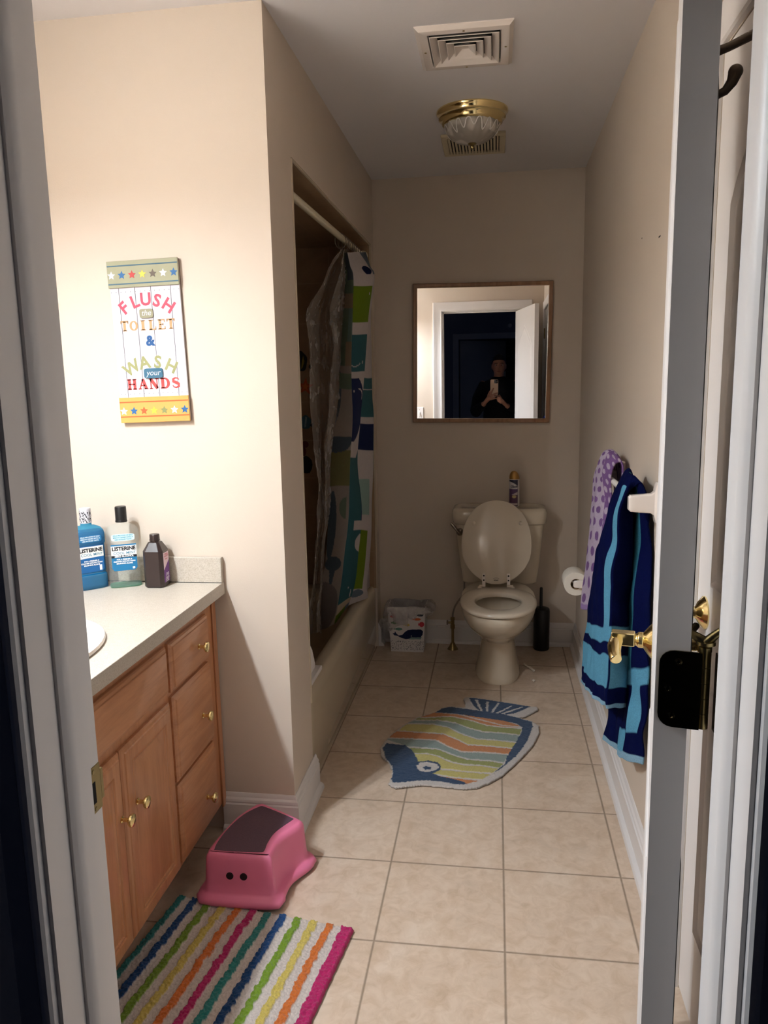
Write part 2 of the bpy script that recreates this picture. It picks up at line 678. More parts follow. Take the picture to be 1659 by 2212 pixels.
# tiled lining of the tub alcove
tl = M()
tl.box(TX0, XL - 0.004, TY0, TY0 + 0.007, 0.33, TTOP)
tl.box(TX0, XL - 0.004, TY1 - 0.007, TY1, 0.33, TTOP)
tl.box(TX0, TX0 + 0.007, TY0, TY1, 0.33, TTOP)
tl.box(TX0, XL - 0.004, TY0, TY1, TTOP - 0.007, TTOP)
struct('wall_alcove', tl, MT['tile'])
MT['bull'] = mat('cream_bullnose_tile', (196, 180, 156), 0.25)
def edge(name, pts):
    struct(name, M().tube(pts, 0.0055, 8), MT['bull'])
edge('trim_4', [(XL - 0.001, TY0 + 0.004, 0.33), (XL - 0.001, TY0 + 0.004, TTOP - 0.004)])
edge('trim_5', [(XL - 0.001, TY1 - 0.004, 0.33), (XL - 0.001, TY1 - 0.004, TTOP - 0.004)])
edge('trim_6', [(XL - 0.001, TY0 + 0.004, TTOP - 0.004), (XL - 0.001, TY1 - 0.004, TTOP - 0.004)])

# baseboards with shoe moulding
BP = [(0, 0), (0.03, 0), (0.03, 0.006), (0.027, 0.014), (0.020, 0.020), (0.0155, 0.0215), (0.0155, 0.092), (0.012, 0.096), (0.0135, 0.101), (0.012, 0.108), (0.007, 0.114), (0.0055, 0.122), (0.003, 0.127), (0, 0.127)]
def baseboard(name, p0, p1, nrm, m0=0, m1=0):
    p0, p1, nrm = Vector(p0), Vector(p1), Vector(nrm)
    d = (p1 - p0).normalized()
    rings = []
    for p, mm, sg in ((p0, m0, -1), (p1, m1, 1)):
        rings.append([tuple((*(p + nrm * t + d * (sg * mm * t)), z)) for t, z in BP])
    struct(name, M().loft(rings), MT['trim'], smooth=25)
baseboard('baseboard_back', (XL, D), (XR, D), (0, -1))
baseboard('baseboard_right', (XR, D), (XR, D2Y1 + 0.075), (-1, 0))
baseboard('baseboard_divider', (-0.862, YL), (XL, YL), (0, -1), 0, 1)
baseboard('baseboard_corridor', (XL, YL), (XL, 2.462), (1, 0), 1, 0)
baseboard('baseboard_tub_end', (XL, TY1 + 0.005), (XL, D), (1, 0))

# doorway: jambs with stops, casings both sides, strike plate
tj = M()
tj.box(JL - 0.018, JL, JY0, JY1, 0, HEAD + 0.018)
tj.box(JR, JR + 0.018, JY0, JY1, 0, HEAD + 0.018)
tj.box(JL, JR, JY0, JY1, HEAD, HEAD + 0.018)
SP = [(0, 0.752), (0.004, 0.752), (0.007, 0.756), (0.0105, 0.762), (0.011, 0.768), (0.011, 0.792), (0, 0.792)]
for sx, x in ((1, JL), (-1, JR)):
    tj.loft([[(x + sx * t, y, z) for t, y in SP] for z in (0, HEAD)])
tj.loft([[(x, y, HEAD - t) for t, y in SP] for x in (JL, JR)])
jamb = struct('trim_1', tj, MT['trim'], smooth=30)
CP = [(0, 0), (0, 0.009), (0.003, 0.0125), (0.008, 0.0135), (0.013, 0.0115), (0.016, 0.0105), (0.055, 0.013), (0.068, 0.018), (0.078, 0.019), (0.082, 0.016), (0.082, 0)]
def casing(name, y, sg, mt):
    rings = [[(JL - 0.005 - w, y + sg * t, 0) for w, t in CP], [(JL - 0.005 - w, y + sg * t, HEAD + 0.005 + w) for w, t in CP],
             [(JR + 0.005 + w, y + sg * t, HEAD + 0.005 + w) for w, t in CP], [(JR + 0.005 + w, y + sg * t, 0) for w, t in CP]]
    struct(name, M().loft(rings), mt, smooth=25)
casing('trim_2', JY1 - 0.001, 1, MT['trim'])
casing('trim_3', JY0, -1, MT['halltrim'])
sp = M().box(JL - 0.001, JL + 0.0012, 0.8, 0.8285, 0.895, 0.955)
sp.box(JL - 0.004, JL + 0.0012, 0.8285, 0.8345, 0.905, 0.945)
strike = obj('strike_plate', sp, MT['abrass'], jamb, bevel=0.0006)
obj('latch_hole_shade', M().box(JL + 0.0012, JL + 0.0016, 0.803, 0.815, 0.908, 0.936), MT['dark'], strike)  # dark plate standing in for the shade inside the latch opening
for z in (0.9, 0.949):
    obj('screw', M().lathe([(0.003, 0), (0.003, 0.0006), (0.0015, 0.001)], (JL + 0.0012, 0.813, z), 'x', 12), MT['abrass'], strike)

# second door in the wall on the towel side
def arch_panel(x0, x1, z0, z1, rise):
    # CCW outline in (u, z) with a pointed cathedral top
    c = (x0 + x1) / 2
    pts = [(x0, z0), (x1, z0), (x1, z1 - rise)]
    for k in range(1, 6):
        t = k / 6
        pts.append((x1 + (c - x1) * t, z1 - rise + rise * (t ** 0.8)))
    pts.append((c, z1))
    for k in range(5, 0, -1):
        t = k / 6
        pts.append((x0 + (c - x0) * t, z1 - rise + rise * (t ** 0.8)))
    pts.append((x0, z1 - rise))
    return pts
PROF = [(0.0, 0.0), (0.004, 0.0055), (0.010, 0.007), (0.016, 0.003), (0.020, 0.0004), (0.030, 0.0006), (0.045, 0.0055), (0.05, 0.006)]
def door_panels(w, fn, mesh):
    s = 0.105
    panel_rings(mesh, arch_panel(s, w - s, 1.0, 1.90, 0.17), fn, PROF)
    panel_rings(mesh, [(s, 0.23), (w - s, 0.23), (w - s, 0.80), (s, 0.80)], fn, PROF)
m2 = M().box(XR, XR + 0.035, D2Y0, D2Y1, 0.012, D2Z)
door_panels(D2Y1 - D2Y0, lambda u, v, h: (XR - h, D2Y1 - u, v), m2)
door2 = struct('door_2', m2, MT['door'], smooth=30)
def flat_knob(parent, c, ax, mt, local=False):
    k = M().lathe([(0.0, 0), (0.0345, 0.0), (0.0345, 0.003), (0.030, 0.007), (0.022, 0.014), (0.014, 0.018), (0.0115, 0.021)], c, ax, 36)
    r = obj('rosette', k, mt, parent, local=local)
    k = M().lathe([(0.0115, 0.018), (0.011, 0.032), (0.015, 0.036), (0.024, 0.042), (0.0285, 0.052), (0.027, 0.062), (0.018, 0.067), (0.0, 0.068)], c, ax, 36)
    return obj('knob', k, mt, parent, local=local)
flat_knob(door2, (XR, 1.60, 0.935), '-x', MT['brass'])
ring = []
CP2 = [(0, 0), (0, 0.009), (0.004, 0.013), (0.03, 0.013), (0.05, 0.018), (0.064, 0.018), (0.066, 0)]
t2 = M().loft([[(XR - t, D2Y1 + 0.006 + w, 0) for w, t in CP2], [(XR - t, D2Y1 + 0.006 + w, D2Z + 0.006 + w) for w, t in CP2],
               [(XR - t, D2Y0 - 0.006 - w, D2Z + 0.006 + w) for w, t in CP2], [(XR - t, D2Y0 - 0.006 - w, 0) for w, t in CP2]])
struct('trim_7', t2, MT['trim'], smooth=25)
for z in (1.83, 1.02, 0.22):
    h = M().tube([(XR - 0.006, D2Y0 - 0.003, z - 0.045), (XR - 0.006, D2Y0 - 0.003, z + 0.045)], 0.006, 12)
    obj('hinge', h, MT['abrass'], door2)

# open bathroom door, built along its own width and turned on the hinge
DW, DT = 0.70, 0.035
md = M().box(0, DW, 0, DT, 0.012, 2.045)
door_panels(DW, lambda u, v, h: (u, DT + h * 0.45, v), md)
door_panels(DW, lambda u, v, h: (u, -h, v), md)
door1 = struct('door_1', md, MT['door'], smooth=30, loc=(0, 0, 0))
door1.location = (0.212, 0.835, 0)
door1.rotation_euler = (0, 0, radians(78.65))
# lever towards the hall, knob side hidden behind
lv = M().lathe([(0.0, 0), (0.034, 0.0), (0.034, 0.003), (0.029, 0.008), (0.021, 0.014), (0.0155, 0.018), (0.014, 0.02)], (0.64, DT, 0.915), 'y', 36)
obj('rosette', lv, MT['brass'], door1, local=True)
lv = M().lathe([(0.0155, 0.018), (0.0155, 0.028), (0.012, 0.03), (0.012, 0.034)], (0.64, DT, 0.915), 'y', 28)
lv.box(0.628, 0.652, DT + 0.034, DT + 0.078, 0.903, 0.929)
lv.tube([(0.64, DT + 0.068, 0.912), (0.60, DT + 0.070, 0.912), (0.58, DT + 0.069, 0.910), (0.562, DT + 0.067, 0.906), (0.55, DT + 0.064, 0.902)], [0.013, 0.013, 0.012, 0.0115, 0.0105], 14, flat=0.9)
obj('lever', lv, MT['brass'], door1, local=True, bevel=0.003, bseg=3)
lv = M().lathe([(0.0, 0), (0.034, 0.0), (0.034, 0.003), (0.029, 0.008), (0.014, 0.018), (0.012, 0.05), (0.0, 0.05)], (0, 0, 0), 'y', 28)
lv.tube([(0, 0.05, 0), (-0.05, 0.055, 0), (-0.10, 0.05, -0.012)], [0.012, 0.011, 0.008], 12)
lv.v = [(0.64 + a, -b, 0.915 + c) for a, b, c in lv.v]
obj('lever', lv, MT['brass'], door1, local=True)
def hinge(z):
    c = []
    for k in range(5):
        a = pi / 2 * k / 4
        c.append((0.016 + 0.016 * 0 + 0.016 * sin(a), 0.029 - 0 + 0.016 * cos(a)))
    out = [(-0.012, -0.0445), (0.016, -0.0445)] + [(0.016 + 0.0155 * sin(pi / 2 * k / 5), -0.029 - 0.0155 * cos(pi / 2 * k / 5)) for k in range(6)]
    out += [(0.016 + 0.0155 * cos(pi / 2 * k / 5), 0.029 + 0.0155 * sin(pi / 2 * k / 5)) for k in range(6)] + [(-0.012, 0.0445)]
    m = M().prism(out, lambda u, v, w: (-w, u, z + v), -0.0005, 0.0022)
    h = obj('hinge', m, MT['hbrass'], door1, local=True, smooth=30)
    br = M()
    for k in range(5):
        a, b = z - 0.0445 + 0.0178 * k, z - 0.0445 + 0.0178 * (k + 1) - 0.0006
        br.lathe([(0.0, a), (0.0062, a), (0.0062, b), (0.0, b)], (0.0065, -0.0155, 0), 'z', 20)
    br.lathe([(0, z + 0.044), (0.0066, z + 0.044), (0.0066, z + 0.049), (0.004, z + 0.052), (0, z + 0.052)], (0.0065, -0.0155, 0), 'z', 20)
    obj('barrel', br, MT['abrass'], h, local=True)
    for u, v in ((0.022, 0.0), (0.012, 0.032), (0.017, -0.031)):
        obj('screw', M().lathe([(0.0, 0.0), (0.0042, 0.0), (0.0042, 0.0006), (0.0022, 0.001), (0.0018, 0.0004), (0, 0.0004)], (0.0 - 0.0022, u, z + v), '-x', 16), MT['hbrass'], h, local=True)
    jl = M().box(JR - 0.0018, JR + 0.001, 0.800, 0.834, z - 0.0445, z + 0.0445)
    return obj('hinge_leaf', jl, MT['hbrass'], jamb, bevel=0.0006)
for z in (1.82, 1.075, 0.25):
    hinge(z)
# hinge pin door stop above the middle hinge
hs = M().lathe([(0.0, 1.127), (0.010, 1.127), (0.010, 1.131), (0.0, 1.131)], (0.0065, -0.0155, 0), 'z', 20)
hs.tube([(0.0065, -0.0155, 1.129), (0.012, -0.0, 1.137), (0.03, 0.0 - 0.006, 1.14)], [0.006, 0.0045, 0.004], 10)
hs.tube([(0.0065, -0.0155, 1.129), (0.002, -0.024, 1.14), (-0.002, -0.03, 1.147)], [0.006, 0.0045, 0.004], 10)
obj('pin_stop', hs, MT['abrass'], door1, local=True)
# double robe hook on the inner face
rh = M().box(0.362, 0.388, -0.004, 0.0, 1.775, 1.875)
rh.tube([(0.375, -0.002, 1.855), (0.375, -0.03, 1.862), (0.375, -0.062, 1.874)], [0.0068, 0.006, 0.0066], 12)
rh.tube([(0.375, -0.002, 1.802), (0.375, -0.016, 1.801), (0.375, -0.028, 1.806), (0.375, -0.036, 1.816), (0.375, -0.040, 1.828)], [0.0055, 0.0055, 0.006, 0.0075, 0.0095], 14)
rh.sphere((0.375, -0.0402, 1.829), 0.0098)
obj('robe_hook', rh, MT['bronze'], door1, local=True)

# switch plate on the entry wall (seen in the wall mirror)
sw = M().box(-0.745, -0.675, JY1, JY1 + 0.006, 1.08, 1.195)
swp = obj('switch_plate', sw, MT['white'], None, bevel=0.002)
tag(swp, 'white light switch plate on the beige wall beside the doorway, seen in the mirror', 'light switch')
obj('toggle', M().box(-0.715, -0.705, JY1 + 0.005, JY1 + 0.017, 1.13, 1.152), MT['white'], swp, bevel=0.002)
for z in (1.105, 1.17):
    obj('screw', M().lathe([(0.003, 0), (0.003, 0.001), (0, 0.0015)], (-0.71, JY1 + 0.006, z), 'y', 10), MT['chrome'], swp)

# hall behind the camera
struct('floor', M().box(-2.2, 2.2, -5.2, 0.72, -0.05, -0.001), MT['hallfloor'])
struct('ceiling', M().box(-2.2, 2.2, -5.2, 0.71, HC, HC + 0.05), MT['ceil'])
HY = -3.4
wh = M().box(-2.2, -0.54, HY - 0.12, HY, 0, HC)
wh.box(0.30, 2.2, HY - 0.12, HY, 0, HC)
wh.box(-0.54, 0.30, HY - 0.12, HY, 2.04, HC)
whf = M().box(-2.2, JL - 0.019, JY0 - 0.012, JY0, 0, HC)
whf.box(JR + 0.019, 2.2, JY0 - 0.012, JY0, 0, HC)
whf.box(JL - 0.019, JR + 0.019, JY0 - 0.012, JY0, HEAD + 0.019, HC)
struct('wall_hall_side', whf, MT['hall'])
wh.box(-2.2, 2.2, -5.25, -5.2, 0, HC)
hc = M().loft([[(-0.54 - w, HY + t, 0) for w, t in CP], [(-0.54 - w, HY + t, 2.04 + w) for w, t in CP], [(0.30 + w, HY + t, 2.04 + w) for w, t in CP], [(0.30 + w, HY + t, 0) for w, t in CP]])
for x0_, x1_ in ((-2.25, -2.2), (2.2, 2.25)):
    wh.box(x0_, x1_, -5.25, HY, 0, HC)
struct('wall_hall', wh, MT['hall'])
struct('trim_8', hc, MT['halltrim'], smooth=25)
d3 = M().box(0, 0.76, -0.035, 0, 0.01, 2.03)
d3o = struct('door_3', d3, MT['halltrim'], loc=(0, 0, 0))
d3o.location = (-0.52, HY - 0.10, 0)
d3o.rotation_euler = (0, 0, radians(-28))
tag(obj('smoke_detector', M().lathe([(0, 0), (0.03, 0), (0.03, 0.012), (0.018, 0.02), (0, 0.02)], (0.2, HY, 2.22), 'y', 24), MT['white'], None),
    'small round white detector above the dark hall doorway seen in the mirror', 'smoke detector')

# ------------------------------------------------------------------ vanity
van = thing('vanity_cabinet', 'maple vanity cabinet with brass knobs under the beige countertop', 'cabinet', (-0.86, 1.55, 0))
VX = -0.86
vb = M().box(-1.384, VX, 0.84, 2.176, 0.10, 0.789)
vb.box(-1.384, VX - 0.10, 0.84, 2.176, 0.0, 0.10)
vb.box(VX, VX + 0.006, 2.150, 2.176, 0.09, 0.789)
obj('body', vb, MT['oakz'], van, bevel=0.0015)
def front(name, y0, y1, z0, z1, mt, panel=False):
    w, h = y1 - y0, z1 - z0
    # stepped, rounded edge profile like the photographed drawer fronts
    prof = [(0, 0.0), (0, 0.008), (0.004, 0.0125), (0.0105, 0.0145), (0.0125, 0.0175), (0.016, 0.0185)]
    if panel:
        prof += [(0.040, 0.0185), (0.043, 0.0145), (0.048, 0.0165), (0.052, 0.0135), (0.060, 0.0135), (0.082, 0.0185)]
    m = M()
    rings = [[(VX + hh, y0 + u, z0 + v) for u, v in inset([(0, 0), (w, 0), (w, h), (0, h)], d)] for d, hh in prof]
    m.loft(rings, True, True)
    return obj(name, m, mt, van, smooth=20)
def knob(parent, y, z):
    m = M().lathe([(0.0, 0), (0.0085, 0), (0.0085, 0.002), (0.0055, 0.004), (0.0045, 0.012), (0.006, 0.016), (0.0125, 0.019), (0.0155, 0.0235), (0.0145, 0.0275), (0.0085, 0.030), (0.0, 0.0305)], (VX + 0.0185, y, z), 'x', 28)
    obj('knob', m, MT['brass'], parent)
for z0, z1, kz in ((0.615, 0.75, 0.680), (0.357, 0.602, 0.470), (0.118, 0.347, 0.215)):
    d = front('drawer', 1.82, 2.09, z0, z1, MT['oaky'])
    knob(d, 2.0 if kz > 0.3 else 1.995, kz)
front('false_front', 1.245, 1.80, 0.622, 0.75, MT['oaky'])
d = front('door', 1.528, 1.80, 0.115, 0.596, MT['oakz'], True)
knob(d, 1.578, 0.443)
d = front('door', 1.245, 1.522, 0.115, 0.596, MT['oakz'], True)
knob(d, 1.500, 0.443)
front('false_front', 0.90, 1.225, 0.115, 0.75, MT['oakz'])

# countertop with an oval opening
SC, SA, SB = (-1.105, 1.50), 0.195, 0.235
ctop, cbot = 0.826, 0.789
CX0, CX1, CY0, CY1 = -1.384, -0.822, 0.83, 2.180
ct = M()
N = 64
el, rc, el2, rc2 = [], [], [], []
for k in range(N):
    a = 2 * pi * k / N
    dx, dy = cos(a), sin(a)
    ex, ey = SC[0] + SA * dx, SC[1] + SB * dy
    ts = []
    if dx > 1e-9: ts.append((CX1 - SC[0]) / (SA * dx))
    if dx < -1e-9: ts.append((CX0 - SC[0]) / (SA * dx))
    if dy > 1e-9: ts.append((CY1 - SC[1]) / (SB * dy))
    if dy < -1e-9: ts.append((CY0 - SC[1]) / (SB * dy))
    t = min(ts)
    el.append((ex, ey, ctop)); rc.append((SC[0] + SA * dx * t, SC[1] + SB * dy * t, ctop))
# snap nearest ring points onto the corners
for cx, cy in ((CX0, CY0), (CX1, CY0), (CX0, CY1), (CX1, CY1)):
    i = min(range(N), key=lambda q: (rc[q][0] - cx) ** 2 + (rc[q][1] - cy) ** 2)
    rc[i] = (cx, cy, ctop)
ct.loft([[(x, y, cbot) for x, y, z in el], el, rc, [(x, y, cbot) for x, y, z in rc]], False, False)
counter = tag(obj('countertop', ct, MT['counter'], None, smooth=20, bevel=0.0012), 'beige laminate countertop on the maple vanity under the mouthwash bottles', 'countertop')
spm = M().box(CX0, CX1 - 0.001, CY1 - 0.019, CY1, ctop, 0.905)
spm.box(CX0, CX0 + 0.019, CY0, CY1 - 0.019, ctop, 0.905)
obj('backsplash', spm, MT['counter'], counter, bevel=0.0015)
obj('seam', M().box(CX0 + 0.02, CX1 - 0.001, CY1 - 0.0205, CY1 - 0.019, ctop, ctop + 0.0018), MT['dark'], counter)

# drop-in basin
bs = M()
rings = []
for fa, z in ((1.0, 0.826), (1.045, 0.8265), (1.065, 0.831), (1.055, 0.838), (1.01, 0.8405), (0.93, 0.838), (0.86, 0.828), (0.80, 0.80), (0.74, 0.75), (0.6, 0.70), (0.35, 0.675), (0.1, 0.67)):
    rings.append([(SC[0] + (SA + 0.008) * fa * cos(2 * pi * k / 56), SC[1] + (SB + 0.01) * fa * sin(2 * pi * k / 56), z) for k in range(56)])
bs.loft(rings, False, True)
basin = tag(obj('sink_basin', bs, MT['wceram'], None), 'white oval drop-in sink basin set in the beige countertop', 'sink')
obj('drain', M().lathe([(0.022, 0.671), (0.02, 0.673), (0.0, 0.672)], (SC[0], SC[1], 0), 'z', 20), MT['chrome'], basin)

# light bar above the vanity
lf = thing('vanity_light', 'brass bar of three downward glass shades on the wall above the vanity', 'wall light', (XW, 1.0, 2.18))
obj('back_plate', M().box(XW, XW + 0.02, 0.62, 1.32, 2.14, 2.24), MT['brass'], lf, bevel=0.004)
for by in BULB_YS:
    arm = M().tube([(XW + 0.02, by, 2.19), (XW + 0.09, by, 2.21), (BULB_X, by, 2.195), (BULB_X, by, 2.16)], 0.008, 12)
    arm.lathe([(0.022, 2.165), (0.022, 2.14), (0.0, 2.14)], (BULB_X, by, 0), 'z', 20)
    obj('arm', arm, MT['brass'], lf)
    obj('shade', M().lathe([(0.024, 2.16), (0.035, 2.14), (0.050, 2.105), (0.062, 2.075), (0.067, 2.055)], (BULB_X, by, 0), 'z', 32, cap0=False, cap1=False), MT['shade'], lf, solid=0.003)

# ------------------------------------------------------------------ bathtub
tb = M()
def rrect(x0, x1, y0, y1, n, seg, z):
    return superellipse((x1 - x0) / 2, (y1 - y0) / 2, n, seg, (x0 + x1) / 2, (y0 + y1) / 2, z)
SG = 96
ty0, ty1, tx0 = TY0 + 0.009, TY1 - 0.009, TX0 + 0.009
rings = []
for x1, z in ((TX1 - 0.004, 0.0), (TX1 - 0.004, 0.03), (TX1 + 0.004, 0.045), (TX1 + 0.004, 0.30), (TX1 + 0.001, 0.325), (TX1 - 0.008, 0.340), (TX1 - 0.022, 0.346)):
    rings.append(rrect(tx0, x1, ty0, ty1, 60, SG, z))
for d, z in ((0.045, 0.347), (0.062, 0.342), (0.07, 0.33), (0.075, 0.30), (0.095, 0.18), (0.12, 0.10), (0.17, 0.065)):
    rings.append(rrect(tx0 + d * 0.9, TX1 - d, ty0 + d + 0.03, ty1 - d - 0.03, 5, SG, z))
tb.loft(rings, True, True)
tub = tag(obj('bathtub', tb, MT['tub'], None, smooth=50), 'biscuit enamelled bathtub in the dark tiled alcove', 'bathtub')
obj('drain', M().lathe([(0.03, 0.066), (0.028, 0.069), (0, 0.068)], (-1.02, 2.72, 0), 'z', 20), MT['chrome'], tub)

# white plastic tray standing on the tub rim
tr = thing('bath_caddy', 'white plastic caddy on the tub rim beside the divider corner', 'bath caddy', (-0.70, 2.53, 0.347))
obj('base', M().box(-0.735, -0.648, TY0 + 0.012, 2.70, 0.349, 0.366), MT['white'], tr, bevel=0.003)
poly = [(2.445, 0.366), (2.66, 0.366), (2.675, 0.38), (2.665, 0.44), (2.64, 0.475), (2.60, 0.485), (2.445, 0.487)]
obj('shell', M().prism(poly, lambda u, v, w: (w - (v - 0.366) * 0.12, u, v), -0.72, -0.665), MT['white'], tr, bevel=0.008, bseg=3)

# shower rod with flanges
rod = thing('shower_rod', 'cream shower curtain rod across the tub alcove', 'curtain rod', (-0.655, 3.19, 2.03))
ROD0, ROD1 = Vector((-0.664, TY0 + 0.009, 2.028)), Vector((-0.664, TY1 - 0.009, 2.052))
obj('tube', M().tube([ROD0, ROD1], 0.0135, 20), MT['rod'], rod)
for p, s_ in ((ROD0, 1), (ROD1, -1)):
    obj('flange', M().lathe([(0.0, 0), (0.026, 0), (0.026, 0.006), (0.018, 0.016), (0.0135, 0.018)], (0, 0, 0), 'y', 24).xf(Matrix.Translation(p) @ Matrix.Scale(s_, 4, (0, 1, 0))), MT['rod'], rod)
# rings
for i, y in enumerate([3.37, 3.43, 3.47, 3.53, 3.58, 3.64, 3.69, 3.75]):
    c = ROD0.lerp(ROD1, (y - ROD0.y) / (ROD1.y - ROD0.y))
    tilt = random.uniform(-0.35, 0.35)
    pts = []
    for k in range(21):
        a = 2 * pi * k / 20
        pts.append((c.x + 0.024 * sin(a), c.y + 0.024 * cos(a) * sin(tilt), c.z - 0.016 + 0.032 * cos(a)))
    rg = tag(obj('curtain_ring', M().tube(pts, 0.0016, 6, cap=False), MT['bronze'], None), 'thin metal ring hooking the bunched shower curtain to the cream rod', 'curtain ring', 'rings bunched along the shower rod')

# shower curtain with printed whales, gathered at the far end
CUR = [[[-0.677,3.5,2.001],[-0.637,3.38,1.98],[-0.611,3.53,2.003],[-0.606,3.68,2.027]],[[-0.674,3.5,1.941],[-0.625,3.38,1.922],[-0.572,3.53,1.941],[-0.585,3.68,1.963]],[[-0.672,3.5,1.891],[-0.612,3.38,1.873],[-0.55,3.53,1.89],[-0.569,3.68,1.91]],[[-0.687,3.5,1.729],[-0.62,3.38,1.717],[-0.573,3.53,1.728],[-0.588,3.68,1.741]],[[-0.705,3.5,1.565],[-0.628,3.38,1.558],[-0.589,3.53,1.563],[-0.587,3.68,1.569]],[[-0.717,3.5,1.377],[-0.631,3.38,1.377],[-0.609,3.53,1.374],[-0.59,3.68,1.372]],[[-0.733,3.5,1.27],[-0.632,3.38,1.274],[-0.623,3.53,1.268],[-0.585,3.68,1.261]],[[-0.764,3.5,1.055],[-0.648,3.38,1.067],[-0.643,3.53,1.051],[-0.592,3.68,1.035]],[[-0.784,3.5,0.834],[-0.658,3.38,0.854],[-0.627,3.53,0.83],[-0.604,3.68,0.805]],[[-0.803,3.5,0.609],[-0.686,3.38,0.637],[-0.648,3.53,0.604],[-0.617,3.68,0.57]],[[-0.824,3.5,0.471],[-0.707,3.38,0.505],[-0.67,3.53,0.466],[-0.637,3.68,0.426]],[[-0.845,3.5,0.235],[-0.746,3.38,0.306],[-0.706,3.53,0.352],[-0.635,3.68,0.352]]]
for r in CUR:   # the curtain runs on behind: one more fold towards the wall
    e = r[3]
    r.append([-0.665, 3.80, e[2]])
    r.append([-0.66, 3.90, e[2]])
W_, GRN, TEAL, NAVY, SLATE, GREY, SAGE, BEIGE, OLIV, MINT = rgb(206, 196, 194), rgb(112, 138, 20), rgb(52, 100, 108), rgb(12, 30, 78), rgb(104, 118, 132), rgb(160, 150, 146), rgb(140, 162, 140), rgb(190, 172, 146), rgb(156, 154, 104), rgb(150, 178, 170)
def ell(f, z, cf, cz, af, az):
    return ((f - cf) / af) ** 2 + ((z - cz) / az) ** 2 < 1
def curtain_col(u, v):
    x = u * 5
    seg, f = min(int(x), 4), x - min(int(x), 4)
    q_ = min(v, 0.99999) * (len(CUR) - 1)
    i_ = int(q_)
    z = CUR[i_][1][2] + (CUR[i_ + 1][1][2] - CUR[i_][1][2]) * (q_ - i_)
    if seg == 0:                      # inside of the cloth, print showing through
        if z > 1.80: return SLATE if (f > 0.35 and z > 1.86) else SAGE
        if z > 1.745: return BEIGE
        if z > 1.60: return MINT if f > 0.62 else SAGE
        if z > 1.50: return SAGE if f < 0.5 else BEIGE
        if 1.40 < z < 1.47: return SAGE
        if ell(f, z, 0.0, 1.36, 0.22, 0.12): return SLATE
        if ell(f, z, 0.25, 1.16, 0.75, 0.05) and z < 1.18: return SLATE
        if 0.96 < z < 1.12: return OLIV
        if ell(f, z, 0.20, 0.78, 0.24, 0.16): return SLATE
        if ell(f, z, 0.9, 0.86, 0.35, 0.05) and f < 0.86: return SAGE
        if ell(f, z, 0.45, 0.60, 0.42, 0.035) or (abs(f - 0.45) < 0.18 - (0.60 - z) * 1.2 and 0.50 < z < 0.60): return SLATE
        if ell(f, z, 0.2, 0.40, 0.75, 0.11): return GREY
        if z < 0.285: return SLATE
        return rgb(204, 192, 184)
    if seg == 1:                      # outer side facing the room
        if z > 1.83:
            if ell(f, z, 0.75, 1.90, 0.22, 0.022) and z > 1.88 - 0.0: return NAVY
            return W_
        if z > 1.685:
            if ell(f, z, 0.86, 1.80, 0.035, 0.0055): return W_
            return GRN
        if z > 1.63: return W_
        if z > 1.475:
            if ell(f, z, 0.75, 1.512, 0.05, 0.0055): return W_
            if ell(f, z, 0.22, 1.51, 0.36, 0.014) and not ell(f, z, 0.22, 1.514, 0.34, 0.014) and z < 1.51: return W_
            return TEAL
        if ell(f, z, 0.05, 1.31, 1.08, 0.155) and z < 1.45:
            if ell(f, z, 0.16, 1.39, 0.06, 0.0055): return W_
            if ell(f, z, 0.55, 1.37, 0.4, 0.035) and not ell(f, z, 0.52, 1.363, 0.38, 0.035) and f > 0.5: return W_
            return NAVY
        if z > 1.09 and z > 1.02 + f * 0.1: return W_
        if 0.80 < z: return TEAL if f < 1.0 - (1.1 - z) * 0.2 else NAVY
        if z > 0.76: return W_ if f > 0.4 else TEAL
        if ell(f, z, 1.15, 0.70, 0.55, 0.045): return W_
        if z > 0.405:
            if ell(f, z, 0.55, 0.475, 0.05, 0.005): return W_
            if abs(f - 0.80 + (z - 0.44) * 0.8) < 0.035 and 0.415 < z < 0.465: return W_
            return TEAL
        if z > 0.36: return BEIGE
        return GRN if f < 0.7 else SLATE
    if seg == 2:
        if z > 1.88: return SLATE
        if z > 1.45: return W_
        if z > 1.27:
            if 1.395 < z < 1.40: return W_
            return TEAL
        if z > 1.235: return W_
        if z > 1.12: return NAVY
        if z > 0.99: return W_
        if z > 0.83: return MINT if f < 0.7 else W_
        if z > 0.76: return W_
        if z > 0.46: return GRN if f < 0.6 else W_
        if ell(f, z, 0.3, 0.42, 0.4, 0.035): return SLATE
        return W_
    if seg == 3:
        if z > 1.85: return GRN
        if ell(f, z, 0.2, 1.37, 0.75, 0.13): return SLATE
        if 0.86 < z < 1.2: return MINT
        if ell(f, z, 0.2, 0.60, 0.75, 0.08): return GREY
        return W_
    return W_
cu = sheet(CUR, 200, 520, curtain_col, 0.004, 9, 0.35, 3)
MT['curtain'] = vcmat('printed_shower_cloth', 0.8, 0.15, 200, 0.001, 0.08, trans=0.15)
curtain = obj('shower_curtain', cu, MT['curtain'], None, smooth=180, solid=0.0008, vc=True)
tag(curtain, 'whale printed shower curtain bunched at the toilet end of the tub', 'shower curtain')
